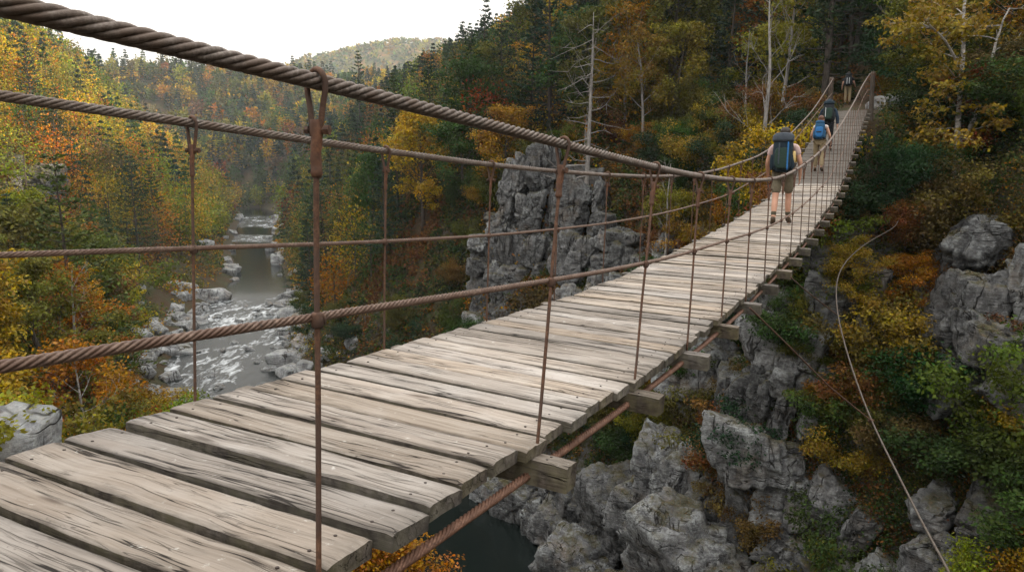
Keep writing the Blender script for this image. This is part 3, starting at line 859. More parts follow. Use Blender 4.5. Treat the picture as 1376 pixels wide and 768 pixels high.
# ------------------------------------------------------------------ rocks
def ico(sub):
    bm = bmesh.new(); bmesh.ops.create_icosphere(bm, subdivisions=sub, radius=1.0)
    V = np.array([v.co[:] for v in bm.verts]); F = np.array([[v.index for v in f.verts] for f in bm.faces]); bm.free()
    return V, F
ICO = {k: ico(k) for k in (2, 3, 4, 5)}
def block(seed, size, sub=4, extra=10, sharp=60, rough=.034, boxy=1.0, tilt=None, ledge=1.0):
    """angular joint block: a sphere cut back by planes, then split and weathered"""
    rs = np.random.RandomState(seed); V, F = ICO[sub]
    N = []; D = []
    for ax in range(3):
        for sg in (-1, 1):
            n = np.zeros(3); n[ax] = sg; n += rs.normal(0, .15, 3)*boxy; N.append(n/np.linalg.norm(n)); D.append(rs.uniform(.60, .82))
    for _ in range(extra):
        n = rs.normal(0, 1, 3); n /= np.linalg.norm(n); N.append(n); D.append(rs.uniform(.66, .95))
    N = np.array(N); D = np.array(D)
    c = np.maximum(V @ N.T, 1e-4)/D[None]
    m = c.max(1); rad = 1/(m*(np.sum((c/m[:, None])**sharp, 1))**(1/sharp))
    P = V*rad[:, None]*np.array(size)[None]
    off = rs.rand(3)*40; sc = max(size)
    nn = P/(np.linalg.norm(P, axis=1)[:, None]+1e-9)
    d = rough*sc*(.6*fbm(P/(sc*.8)+off, 2, seed % 17) + .7*fbm(P/(sc*.22)+off, 3, seed % 13))
    # stepped ledges and a couple of deep joints
    for k in range(3):
        ax = rs.normal(0, 1, 3)*np.array([1, 1, .7]); ax /= np.linalg.norm(ax)
        s = P @ ax + .10*sc*fbm(P/(sc*.5)+off+k, 2, 5+k); q = rs.uniform(-.45, .45)*sc
        d += ledge*rough*sc*rs.uniform(-2.4, 2.4)*(np.clip((s-q)/(sc*.035), -1, 1)*.5)
        d -= ledge*rough*sc*2.8*np.exp(-((s-q)/(sc*.035))**2)
    # smaller joint blocks standing proud of or behind each other
    if ledge > .5:
        Q_ = np.array(Euler(tuple(rs.uniform(-.5, .5, 3))).to_matrix())
        for cs, am in ((.46, 1.7), (.21, .9)):
            w_ = (P+nn*d[:, None]*.5) @ Q_.T/(sc*cs*np.array([1, 1, 1.5])) + .16*np.stack([vn(P/(sc*.3)+off+k, 31+k) for k in range(3)], 1)
            ci = np.floor(w_).astype(np.int64)
            d += rough*sc*am*(_h(ci[:, 0], ci[:, 1], ci[:, 2], seed)*2-1)
            fr = np.abs(w_-np.floor(w_)-.5).max(1)
            d -= rough*sc*am*.8*np.clip((fr-.44)/.06, 0, 1)
    P = P+nn*d[:, None]
    if tilt is not None: P = P @ np.array(Euler(tilt).to_matrix()).T
    return P, F

def rock_cluster(name, blocks, mat, label, group=None, cat='rock outcrop'):
    """blocks: (seed, centre, half size, rotation) -> one outcrop standing at its own place"""
    Vs = []; Fs = []; n = 0
    base = np.array(blocks[0][1], float).copy(); base[2] = min(b[1][2]-b[2][2] for b in blocks)
    for sd, c, sz, rot in blocks:
        V, F = block(sd, sz, 5 if max(sz) > 1.35 else 4 if max(sz) > .6 else 3, tilt=rot)
        Vs.append(V+np.array(c)-base); Fs.append(F+n); n += len(V)
    me = fast_mesh(name, np.concatenate(Vs), np.concatenate(Fs), mat, False)
    o = mesh_obj(name, me, None, tuple(base))
    return tag(o, label, cat, group)

def cliff(seed, p0, p1, zlo, zhi, depth, bw, label, lean=(0, 0, 0), into=None, thin=1.0, tall=1.5, skip=.06, snap=False, out=.1, back=False):
    """a broken rock face from p0 to p1 (x, y), stacked of leaning joint blocks"""
    rs = np.random.RandomState(seed); bl = []
    p0 = np.array(p0, float); p1 = np.array(p1, float); L = np.linalg.norm(p1-p0); t = (p1-p0)/L
    nin = np.array([-t[1], t[0]]) if into is None else np.array(into, float)/np.linalg.norm(into)
    ang = math.atan2(t[1], t[0])
    x = 0.0; k = 0
    while x < L:
        w = bw*rs.choice([.6, .9, 1.3, 1.8])*rs.uniform(.85, 1.15); f = (x+w/2)/L
        f = min(f, 1)
        lo = zlo[0]*(1-f)+zlo[1]*f; hi = (zhi[0]*(1-f)+zhi[1]*f)+rs.uniform(-.9, .5)*bw*.7
        z = lo; row = 0
        while z < hi-.2*bw:
            h = min(bw*tall*rs.uniform(.55, 1.5), hi-z+.2)
            g = (z-lo)/(hi-lo+1e-6)
            c2 = p0+t*(x+w/2+rs.uniform(-.2, .2)*w)+nin*(g*depth+rs.uniform(-.35, .35)*bw*thin)
            if snap:
                # sit the block where the slope passes its height
                a = np.linspace(-6, 7, 66); hh = height(p0[0]+t[0]*(x+w/2)+nin[0]*a, p0[1]+t[1]*(x+w/2)+nin[1]*a, False)
                ii = np.nonzero(hh > z+h*.35)[0]; aa = a[ii[0]] if len(ii) else 0.0
                c2 = p0+t*(x+w/2+rs.uniform(-.2, .2)*w)+nin*(aa-out*bw+rs.uniform(-.4, .3)*bw*thin)
            if rs.rand() > skip:
                bl.append((seed*1000+k, (c2[0], c2[1], z+h/2), (w*.72*rs.uniform(.95, 1.2), bw*rs.uniform(.7, 1.1), h*.66*rs.uniform(.95, 1.2)),
                           (lean[0]+rs.normal(0, .10), lean[1]+rs.normal(0, .12), ang+rs.normal(0, .22))))
            z += h*.92; k += 1; row += 1
        if back:
            c3 = p0+t*(x+w/2)+nin*(depth*.55+bw*.95)
            bl.append((seed*1000+500+k, (c3[0], c3[1], (lo+hi)/2-.4), (w*1.0, bw*.95, (hi-lo)*.62), (lean[0]*.5, lean[1]*.6, ang+rs.normal(0, .2))))
        x += w*.92
    return rock_cluster('rock_outcrop', bl, M['rock'], label)

# ------------------------------------------------------------------ trees
def leaf_cards(rs, Cn, per, sig, size, flat=.55, up=.7, elong=1.5, tint=None):
    """Cn clump centres -> diamond leaf quads"""
    n = len(Cn)*per
    ci = np.repeat(np.arange(len(Cn)), per)
    g = rs.normal(0, 1, (n, 3)); g /= np.linalg.norm(g, axis=1)[:, None]
    g *= (rs.rand(n)**.5)[:, None]
    sg = np.asarray(sig)
    P = np.repeat(Cn, per, 0)+g*np.array([1, 1, flat])*(sg[ci][:, None] if sg.ndim else sg)*1.7
    N = rs.normal(0, 1, (n, 3)); N[:, 2] = np.abs(N[:, 2])*.5+up; N += g*.6
    N /= np.linalg.norm(N, axis=1)[:, None]
    T = rs.normal(0, 1, (n, 3)); T -= N*np.sum(T*N, 1)[:, None]; T /= np.linalg.norm(T, axis=1)[:, None]
    B = np.cross(N, T)
    s = size*rs.uniform(.6, 1.35, n)[:, None]
    V = np.stack([P-T*s*.5*elong, P-B*s*.42-N*s*.06, P+T*s*.5*elong, P+B*s*.42-N*s*.06], 1).reshape(-1, 3)
    F = np.arange(n*4).reshape(n, 4)
    ct = rs.rand(len(Cn)) if tint is None else tint
    return V, F, np.repeat(ct, per)

def crown_mesh(name, V, F, tint, mat):
    return fast_mesh(name, V, F, mat, False, {'tint': ('FLOAT', 'FACE', tint)})

def bend(rs, p, d, L, n, curl, wob):
    """a limb path starting at p in direction d, curling up by curl"""
    pts = [np.array(p, float)]; d = np.array(d, float)
    for i in range(n):
        d = d+np.array([0, 0, curl/n])+rs.normal(0, wob, 3); d /= np.linalg.norm(d)
        pts.append(pts[-1]+d*L/n)
    return np.array(pts)

def broadleaf(seed, H=10.0, CR=3.4, cb=.28, limbs=13, per=26, leaf=.23, sig=.6, r0=.16, twigs=4, bark='bark', sparse=1.0, lean=.0, top=.5):
    rs = np.random.RandomState(seed); mb = MB(); cl = []
    d0 = np.array([rs.normal(0, .06)+lean, rs.normal(0, .06), 1.0]); d0 /= np.linalg.norm(d0)
    tr = bend(rs, (0, 0, -.4), d0, H*.9+.4, 12, .1, .035)
    tl = np.linspace(0, 1, 13); mb.tube(tr, r0*(1-tl)**.75+.018, 8)
    for k in range(limbs):
        f = cb+(.97-cb)*((k+rs.rand()*.6)/limbs)
        p = np.array([np.interp(f, tl, tr[:, i]) for i in range(3)])
        az = k*2.4+rs.normal(0, .4)
        shape = math.sin(math.pi*min(1, max(.12, (f-cb)/(1-cb)*.80+.22)))**.8
        L = CR*shape*rs.uniform(.72, 1.18)
        el = rs.uniform(.15, .55)+f*.45
        d = np.array([math.cos(az)*math.cos(el), math.sin(az)*math.cos(el), math.sin(el)])
        lp = bend(rs, p, d, L, 6, .35, .1)
        rl = max(.018, r0*(1-f)**.8*.5)
        mb.tube(lp, np.linspace(rl, .012, 7), 5, cap=False)
        cl.append(lp[-1]); cl.append(lp[4])
        for q in range(twigs):
            g = rs.uniform(.35, .95); b = np.array([np.interp(g, np.linspace(0, 1, 7), lp[:, i]) for i in range(3)])
            d2 = d+rs.normal(0, .75, 3); d2[2] += .25; d2 /= np.linalg.norm(d2)
            tp = bend(rs, b, d2, L*rs.uniform(.25, .5)+.2, 3, .2, .12)
            mb.tube(tp, np.linspace(rl*.45+.004, .005, 4), 3, cap=False)
            cl.append(tp[-1])
            if rs.rand() < .5: cl.append(tp[2])
    cl.append(tr[-1]); cl.append(tr[-2])
    cl = np.array(cl); cl = cl[rs.rand(len(cl)) < sparse]
    sg = sig*rs.uniform(.6, 1.25, len(cl))
    V, F, T = leaf_cards(rs, cl, per, sg, leaf)
    return mb.build('trunk', M[bark], True), crown_mesh('crown', V, F, T, M['leaf'])

def pine(seed, H=15.0, CR=3.0, cb=.22, r0=.2, per=34, dens=1.15, leaf=.27, droop=-.12):
    rs = np.random.RandomState(seed); mb = MB(); P = []; A = []; tint = []
    tr = bend(rs, (0, 0, -.4), (0, 0, 1), H+.4, 12, 0, .012); tl = np.linspace(0, 1, 13)
    mb.tube(tr, r0*(1-tl)+.015, 8)
    z = cb*H; k = 0
    while z < H-.25:
        f = z/H; p = np.array([np.interp(f, tl, tr[:, i]) for i in range(3)])
        nb = rs.randint(4, 7)
        for b in range(nb):
            az = b*2*math.pi/nb+rs.normal(0, .35)+k
            tt = (f-cb)/(1-cb)
            L = CR*(.35+.65*min(1, (1-tt)*1.35))*(1-tt)**.35*rs.uniform(.55, 1.15)
            d = np.array([math.cos(az), math.sin(az), droop+.45*tt])
            lp = bend(rs, p, d, L, 4, .28, .06)
            mb.tube(lp, np.linspace(.018+.02*(1-f), .006, 5), 4, cap=False)
            ct = rs.rand()
            m = int(per*L/CR*dens)+4
            g = .25+.8*rs.rand(m)**.7
            q = np.stack([np.interp(g, np.linspace(0, 1, 5), lp[:, i]) for i in range(3)], 1)
            q += rs.normal(0, 1, (m, 3))*np.array([.2, .2, .07])*(.5+.5*L/CR)
            dd = d[None]*.7+rs.normal(0, .55, (m, 3)); dd[:, 2] = dd[:, 2]*.35+.16; dd /= np.linalg.norm(dd, axis=1)[:, None]
            P.append(q); A.append(dd); tint.append(np.full(m, ct))
        z += rs.uniform(.4, .62)*H/15; k += 1
    P = np.concatenate(P); A = np.concatenate(A); tint = np.concatenate(tint); n = len(P)
    S = rs.normal(0, 1, (n, 3)); S[:, 2] *= .5; S -= A*np.sum(S*A, 1)[:, None]; S /= np.linalg.norm(S, axis=1)[:, None]
    l = leaf*rs.uniform(.65, 1.3, n)[:, None]*H/15
    V = np.stack([P-A*l*.5, P+S*l*.26, P+A*l*.7, P-S*l*.26], 1).reshape(-1, 3)
    return mb.build('trunk', M['bark'], True), crown_mesh('crown', V, np.arange(n*4).reshape(n, 4), tint, M['needle'])

def twin_birch():
    """two white stems leaning together, forking again above, hung with loose leaf sprays"""
    rs = np.random.RandomState(5); mb = MB(); cl = []
    def stem(pts, r0, r1, n=16):
        P = np.array(pts, float); t = np.linspace(0, len(P)-1, n); Q = np.stack([np.interp(t, np.arange(len(P)), P[:, i]) for i in range(3)], 1)
        for _ in range(2): Q[1:-1] = (Q[:-2]+2*Q[1:-1]+Q[2:])/4
        Q += rs.normal(0, .018, Q.shape); mb.tube(Q, np.linspace(r0, r1, n), 9); return Q
    A = stem([(-.1, 0, -.5), (-.08, 0, 1), (.02, 0, 2.3), (-.12, .05, 4), (-.1, 0, 5.8), (-.22, .1, 8), (-.1, .1, 10.5)], .155, .03)
    B = stem([(.38, .15, -.9), (.3, .1, .6), (.1, .04, 2.1)], .13, .10, 8)
    D = stem([(.06, 0, 2.25), (.55, .1, 3.4), (.95, .2, 4.7), (1.15, .2, 6.0), (1.5, .1, 7.6)], .10, .025)
    G = stem([(-.1, 0, 5.2), (-.6, -.1, 6.0), (-1.3, -.3, 6.7), (-2.0, -.3, 7.0)], .06, .02, 9)
    for S, n in ((A, 17), (D, 13), (G, 6)):
        for k in range(n):
            g = rs.uniform(.30 if S is not G else .2, 1); b = np.array([np.interp(g, np.linspace(0, 1, len(S)), S[:, i]) for i in range(3)])
            if b[2] < 2.6: continue
            az = rs.uniform(0, 6.28); el = rs.uniform(-.15, .6); d = np.array([math.cos(az)*math.cos(el), math.sin(az)*math.cos(el), math.sin(el)])
            L = rs.uniform(1.2, 3.0); lp = bend(rs, b, d, L, 6, .05, .12); mb.tube(lp, np.linspace(.026, .006, 7), 5, cap=False)
            cl += [lp[3], lp[4], lp[5], lp[6]]
            for q in range(4):
                tp = bend(rs, lp[rs.randint(2, 7)], d+rs.normal(0, .8, 3), L*.35, 3, -.1, .15); mb.tube(tp, [.008, .006, .005, .004], 3, cap=False); cl += [tp[-1], tp[2]]
    cl = np.array(cl)
    V, F, T = leaf_cards(rs, cl, 17, .30*rs.uniform(.6, 1.3, len(cl)), .12, .5, .7)
    return mb.build('trunk', M['birch'], True), crown_mesh('crown', V, F, T, M['leaf'])

def bare(seed, H=9.0, CR=2.2, r0=.12, limbs=12, bark='grey_bark', snag=False, lean=0.0):
    rs = np.random.RandomState(seed); mb = MB()
    tr = bend(rs, (0, 0, -.4), (lean+rs.normal(0, .03), 0, 1), H+.4, 14, .05, .03 if not snag else .012); tl = np.linspace(0, 1, 15)
    mb.tube(tr, r0*(1-tl)**.8+.012, 8)
    for k in range(limbs):
        f = (.22 if snag else .3)+(.74 if snag else .66)*(k+rs.rand()*.5)/limbs
        p = np.array([np.interp(f, tl, tr[:, i]) for i in range(3)]); az = k*2.4+rs.normal(0, .5)
        el = rs.uniform(-.25, .15) if snag else rs.uniform(.5, 1.05)
        L = CR*(rs.uniform(.25, .9) if snag else (1-f*.6)*rs.uniform(.6, 1.2))
        d = np.array([math.cos(az)*math.cos(el), math.sin(az)*math.cos(el), math.sin(el)])
        lp = bend(rs, p, d, L, 6, .0 if snag else .3, .12); rl = max(.032 if snag else .014, r0*(1-f)*.42)
        mb.tube(lp, np.linspace(rl, .006, 7), 5, cap=False)
        for q in range(2 if snag else 5):
            g = rs.uniform(.35, .95); b = np.array([np.interp(g, np.linspace(0, 1, 7), lp[:, i]) for i in range(3)])
            d2 = d+rs.normal(0, .6, 3); d2[2] += .2; d2 /= np.linalg.norm(d2)
            tp = bend(rs, b, d2, L*rs.uniform(.25, .55), 4, .2, .14); mb.tube(tp, np.linspace(rl*.5+.003, .004, 5), 3, cap=False)
            if not snag:
                for w in range(2):
                    d3 = d2+rs.normal(0, .6, 3); d3 /= np.linalg.norm(d3)
                    mb.tube(bend(rs, tp[2+w], d3, L*.22, 3, .2, .15), [.005, .004, .003, .003], 3, cap=False)
    return mb.build('trunk', M[bark], True)

def shrub(seed, H=1.6, CR=1.1, per=92, leaf=.052, stems=8, sig=.24, n2=5):
    rs = np.random.RandomState(seed); mb = MB(); cl = []
    for k in range(stems):
        az = k*2.4+rs.normal(0, .4); el = rs.uniform(.5, 1.3)
        d = np.array([math.cos(az)*math.cos(el), math.sin(az)*math.cos(el), math.sin(el)])
        L = (H*math.sin(el)+CR*math.cos(el))*rs.uniform(.6, 1.05)
        lp = bend(rs, (rs.normal(0, .08), rs.normal(0, .08), -.15), d, L, 5, .15, .12)
        mb.tube(lp, np.linspace(.018, .005, 6), 4, cap=False); cl += [lp[-1], lp[3], lp[4]]
        for q in range(n2):
            b = lp[rs.randint(1, 6)]; d2 = d+rs.normal(0, .7, 3); d2[2] = abs(d2[2])*.7; d2 /= np.linalg.norm(d2)
            tp = bend(rs, b, d2, L*rs.uniform(.2, .45), 3, .1, .15); mb.tube(tp, [.007, .005, .004, .003], 3, cap=False); cl += [tp[-1], tp[2]]
    cl = np.array(cl)
    V, F, T = leaf_cards(rs, cl, per, sig*rs.uniform(.6, 1.3, len(cl)), leaf, .6, .6)
    return mb.build('stem', M['bark'], True), crown_mesh('foliage', V, F, T, M['leaf'])

# base leaf colours: name -> (words for labels, linear colour)
LC = {'amber': (.215, .150, .030), 'orange': (.275, .125, .024), 'gold': (.33, .215, .032), 'rust': (.165, .078, .030), 'red': (.20, .062, .03),
      'olive': (.110, .112, .022), 'green': (.050, .082, .020), 'yellow-green': (.19, .185, .025), 'dark green': (.026, .050, .020), 'brown': (.120, .086, .034), 'blue-green': (.024, .050, .030)}
# ------------------------------------------------------------------ the forest
KEEP = []     # (px, py, depth): nothing nearer than this depth may cover the point
def keep_poly(pts, depth, step=9):
    xs = [p[0] for p in pts]; ys = [p[1] for p in pts]
    for x in np.arange(min(xs), max(xs)+1, step):
        for y in np.arange(min(ys), max(ys)+1, step):
            ins = False; j = len(pts)-1
            for i in range(len(pts)):
                if (ys[i] > y) != (ys[j] > y) and x < (xs[j]-xs[i])*(y-ys[i])/(ys[j]-ys[i])+xs[i]: ins = not ins
                j = i
            if ins: KEEP.append((x, y, depth))
keep_poly([(320,286),(378,284),(376,330),(398,430),(408,535),(255,540),(222,480),(178,440),(176,370),(255,325),(300,312)], 300)   # river
keep_poly([(690,215),(770,205),(872,270),(880,330),(840,400),(700,430),(640,430),(672,270)], 64)   # middle outcrop
keep_poly([(1106,88),(1172,88),(1172,150),(1106,150)], 49)   # bridge head
keep_poly([(1170,135),(1228,128),(1228,188),(1170,188)], 37)   # rocks beside it
keep_poly([(1180,335),(1235,335),(1235,420),(1180,420)], 31)
keep_poly([(1280,325),(1376,325),(1376,480),(1270,480)], 30)
keep_poly([(870,610),(985,640),(960,768),(700,768),(655,690),(760,650)], 40)
keep_poly([(940,470),(1010,450),(1010,560),(950,560)], 38)
keep_poly([(1180,590),(1245,600),(1240,680),(1185,690)], 29)
keep_poly([(1060,640),(1140,620),(1130,700),(1080,768),(1040,768)], 29)
keep_poly([(0,215),(55,215),(55,268),(0,268)], 104)
keep_poly([(80,335),(112,335),(108,455),(82,455)], 32)
keep_poly([(1255,10),(1285,10),(1292,250),(1258,250)], 29.2)
keep_poly([(1290,60),(1318,60),(1296,170),(1280,170)], 29.2)
keep_poly([(0,525),(48,525),(48,600),(0,600)], 14.5)
keep_poly([(1190,595),(1330,600),(1330,700),(1200,700)], 26.5)
keep_poly([(885,310),(930,310),(930,340),(885,340)], 50)
KEEPA = np.array(KEEP)
def blocks_view(x, y, z, H, CR, slack=.8):
    px0, py0, cz = project(x, y, z); px1, py1, _ = project(x, y, z+H)
    cx, cy = (px0+px1)/2, (py0*.42+py1*.58); rx = CR*FPX/cz*slack; ry = abs(py0-py1)*.5*slack
    k = KEEPA[KEEPA[:, 2] > y+1.0]
    if len(k) == 0: return False
    return bool((((k[:, 0]-cx)/max(rx, 1))**2+((k[:, 1]-cy)/max(ry, 1))**2 < 1).any())

def place_points(seed, x0, x1, y0, y1, sp):
    rs = np.random.RandomState(seed)
    X, Y = np.meshgrid(np.arange(x0, x1, sp), np.arange(y0, y1, sp))
    X = X.ravel()+rs.uniform(-.45, .45, X.size)*sp; Y = Y.ravel()+rs.uniform(-.45, .45, Y.size)*sp
    return X, Y

def in_view(X, Y, Z, H, mx=120, my=60):
    px, py, cz = project(X, Y, Z); _, pt, _ = project(X, Y, Z+H)
    return (cz > 4) & (px > -mx) & (px < 1376+mx) & (pt < 768+my) & (py > -my-40)

ORD = ['', 'second', 'third', 'fourth', 'fifth', 'sixth', 'seventh', 'eighth', 'ninth', 'tenth', 'eleventh', 'twelfth', 'thirteenth', 'fourteenth', 'fifteenth', 'sixteenth']
def label_cells(items, what):
    """items: dicts with px, cell (phrase), desc (phrase), obj; gives every one its own wording"""
    cells = {}
    for it in items: cells.setdefault((it['desc'], it['cell']), []).append(it)
    for (desc, cell), L in cells.items():
        L.sort(key=lambda i: i['px'])
        n = len(L)
        for i, it in enumerate(L):
            if n == 1: lab = '%s %s' % (desc, cell)
            elif i == 0: lab = 'leftmost %s %s' % (desc, cell)
            elif i == n-1: lab = 'rightmost %s %s' % (desc, cell)
            elif i < 8: lab = '%s from left %s %s' % (ORD[i], desc, cell)
            elif n-1-i < 12: lab = '%s from right %s %s' % (ORD[n-1-i], desc, cell)
            else: lab = '%d places from left %s %s' % (i+1, desc, cell)
            it['obj']['label'] = lab

PROTO = {}
def build_protos():
    def two(name, pr, tn, cn, cat):
        tm, cm = pr
        o = empty(name); o['category'] = cat
        a = mesh_obj(tn, tm, o)
        if cm is not None: mesh_obj(cn, cm, o)
        return o
    PROTO['broad'] = [two('broadleaf_tree', broadleaf(11+i, 11, 3.9, .22, 17, 62, .172, .68, .17), 'trunk', 'crown', 'tree') for i in range(4)]
    PROTO['near'] = [two('broadleaf_tree', broadleaf(41+i, 8, 3.0, .2, 19, 84, .096, .42, .12, 6), 'trunk', 'crown', 'tree') for i in range(3)]
    PROTO['airy'] = [two('broadleaf_tree', broadleaf(61+i, 11, 3.6, .33, 14, 34, .155, .55, .15, 5, 'grey_bark', .8), 'trunk', 'crown', 'tree') for i in range(2)]
    PROTO['pine'] = [two('pine_tree', pine(71+i, 15, 3.1+.3*i, .16+.05*i), 'trunk', 'crown', 'tree') for i in range(3)]
    PROTO['birch'] = [two('birch_tree', broadleaf(81+i, 9, 2.5, .36, 12, 40, .115, .42, .085, 6, 'birch', .8), 'trunk', 'crown', 'tree') for i in range(2)]
    PROTO['twin'] = [two('birch_tree', twin_birch(), 'trunk', 'crown', 'tree')]
    PROTO['bare'] = [mesh_obj('bare_tree', bare(91+i, 9, 2.4, .11, 12, 'grey_bark')) for i in range(2)]
    PROTO['snag'] = [mesh_obj('dead_pine', bare(95+i, 12, 3.1, .17, 34, 'grey_bark', True)) for i in range(2)]
    PROTO['shrub'] = [two('shrub', shrub(101+i, 1.6, 1.15), 'stem', 'foliage', 'shrub') for i in range(4)]
    for k in ('bare', 'snag'):
        for o in PROTO[k]: o['category'] = 'tree'
USED = set()
def put(kind, i, x, y, z, s, rz, col=None, sz=None, lean=(0, 0)):
    p = PROTO[kind][i % len(PROTO[kind])]
    if p.name in USED: o = copy_tree(p)
    else: USED.add(p.name); o = p
    o.location = (x, y, z); o.scale = (s, s, s*(sz or 1)); o.rotation_euler = (lean[0], lean[1], rz)
    for ch in o.children:
        if ch.name.split('.')[0] in ('crown', 'foliage'): ch.color = tuple(col)+(1,)
    return o
def drop_unused():
    for L in PROTO.values():
        for p in L:
            if p.name not in USED:
                for ch in list(p.children): bpy.data.objects.remove(ch)
                bpy.data.objects.remove(p)

def jitter(rs, c, k=.16): return tuple(max(.004, v*rs.uniform(1-k, 1+k)) for v in c)
def pick(rs, table):
    r = rs.rand()*sum(w for _, w in table)
    for n, w in table:
        r -= w
        if r <= 0: return n
    return table[-1][0]

HAND_TREES = []   # filled in the main part
def forest():
    rs = np.random.RandomState(7)
    cand = []
    for (x0, x1, y0, y1, sp) in ((-75, 70, 14, 75, 3.5), (-130, 75, 75, 150, 3.9), (-260, 110, 150, 300, 5.2), (-420, 150, 300, 560, 7.5)):
        X, Y = place_points(int(y0), x0, x1, y0, y1, sp)
        d, zr, hw, yc = river_uv(X, Y); u = np.abs(d)-hw; Z = height(X, Y)
        s = X*SB[0]+Y*SB[1]; lat = X*NB[0]+Y*NB[1]
        for x, y, z, dd, uu, s_, l_, zz in zip(X, Y, Z, d, u, s, lat, zr):
            right = dd > 0
            if y < 345 and uu < (3.2 if y > 66 else 8.5 if right else 6): continue
            if right and y < 60 and uu < 11.5: continue
            if -3 < s_ < 60 and -1.8 < l_-1.86 < 1.8: continue
            if s_ < 38 and abs(l_-1.86) < 4.2: continue
            h = z-zz
            # kind of tree and its colour, by side and height
            if right:
                kind = pick(rs, [('broad', 5), ('airy', 2), ('pine', 5.2), ('bare', .5)])
                cols = [('olive', 3.2), ('orange', 1.3), ('brown', .9), ('gold', 2.2), ('green', 4), ('rust', .4), ('yellow-green', 1.8), ('red', .1)]
            else:
                kind = pick(rs, [('broad', 5), ('airy', 1.5), ('pine', 2.2), ('bare', .25)])
                cols = [('orange', 1.7), ('gold', 3.2), ('yellow-green', 2.4), ('olive', 2.6), ('green', 1.8), ('rust', .6), ('brown', .8), ('red', .15)]
            if right and y < 62: cols = [('green', 3.4), ('dark green', 2), ('olive', 3), ('gold', 1.8), ('orange', 1.2), ('amber', 1.5), ('yellow-green', 1)]
            if not right and y < 60: cols = [('orange', 3), ('gold', 4), ('yellow-green', 1.5), ('green', 1.2), ('olive', 1), ('rust', .6)]
            if y < 46 and kind == 'broad': kind = 'near'
            if y < 46 and kind == 'pine' and not right and rs.rand() < .7: kind = 'near'
            if kind == 'pine': c = pick(rs, [('dark green', 3), ('blue-green', 2), ('green', .6)])
            else: c = pick(rs, cols)
            sc = rs.uniform(.72, 1.2)
            if y > 150: sc *= 1.05
            if right and y > 66 and 450 < project(x, y, z)[0] < 730: sc *= .78
            H = {'broad': 11, 'near': 8, 'airy': 11, 'pine': 15, 'bare': 9}[kind]*sc; CR = {'broad': 3.7, 'near': 3, 'airy': 3.4, 'pine': 2.8, 'bare': 2}[kind]*sc
            if kind == 'pine' and y < 150: H *= .95
            if not in_view(x, y, z, H): continue
            if not right and y < 34 and project(x, y, z+H)[1] < 400-(688-project(x,y,z)[0])*.14: continue
            if blocks_view(x, y, z, H, CR): continue
            cand.append((y, x, z, kind, c, sc, right, h, H, uu))
    hand_xy = [(h[1], h[2]) for h in HAND_TREES]
    cand = [c for c in cand if all((c[1]-a)**2+(c[0]-b)**2 > 4.0 for a, b in hand_xy)]
    cand.sort(key=lambda c: c[0]/c[8])
    # what is hidden wholly behind nearer crowns is left out of the individuals
    n_ind = NTREES-len(HAND_TREES)
    items = []
    for (y, x, z, kind, c, sc, right, h, H, uu) in cand[:n_ind]:
        col = jitter(rs, tuple(v*(.78 if right else 1.0) for v in LC[c]))  # right bank's shade is put into its leaf colour
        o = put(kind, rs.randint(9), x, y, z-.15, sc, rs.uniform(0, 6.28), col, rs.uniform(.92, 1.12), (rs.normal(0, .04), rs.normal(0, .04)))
        desc = {'pine': '%s pine' % c, 'bare': 'leafless grey tree'}.get(kind, '%s broadleaf tree' % c)
        if kind == 'airy': desc = 'thin-crowned %s tree' % c
        if right: cell = ('above the far cliff near the bridge end' if y < 48 else 'behind the grey middle outcrop' if y < 80 else 'on the right slope low over the river' if h < 24 else 'high on the right hillside')
        else: cell = ('on the near left bank below the deck' if y < 40 else 'above the stones of the left riverbank' if h < 16 and y < 110 else 'low on the left slope by the water' if h < 14 else 'halfway up the left hillside' if h < 32 else 'on the sunlit left ridge')
        o['group'] = 'trees on the right side of the gorge' if right else 'trees on the left side of the gorge'
        items.append(dict(px=float(project(x, y, z)[0]), desc=desc, cell=cell, obj=o))
    for hd in HAND_TREES:
        kind, x, y, s, c, idx, desc, rz = hd[:8]
        sz = hd[8] if len(hd) > 8 else 1
        z = hz(x, y) if len(hd) < 10 else hd[9]
        if kind == 'near' and s < .6: x, y, z = x-.25, y-.35, z-.1
        o = put(kind, idx, x, y, z-.15, s, rz, LC.get(c, (.1, .1, .1)), sz)
        o['label'] = desc; o['group'] = 'trees on the right side of the gorge' if x > -20 else 'trees on the left side of the gorge'
    label_cells(items, 'tree')
    # the rest of the wood reads as one mass
    rest = cand[n_ind:]
    # leave out what the ground itself hides from the gorge
    A_ = np.array([(c[1], c[0], c[2]+c[8]) for c in rest]); vis = np.ones(len(rest), bool)
    for f in np.linspace(.12, .94, 34):
        q = A_*f; vis &= height(q[:, 0], q[:, 1], False) < q[:, 2]+1.0
    rest = [c for c, v_ in zip(rest, vis) if v_]
    Vs = []; Cs = []; Ts = []; mbt = MB()
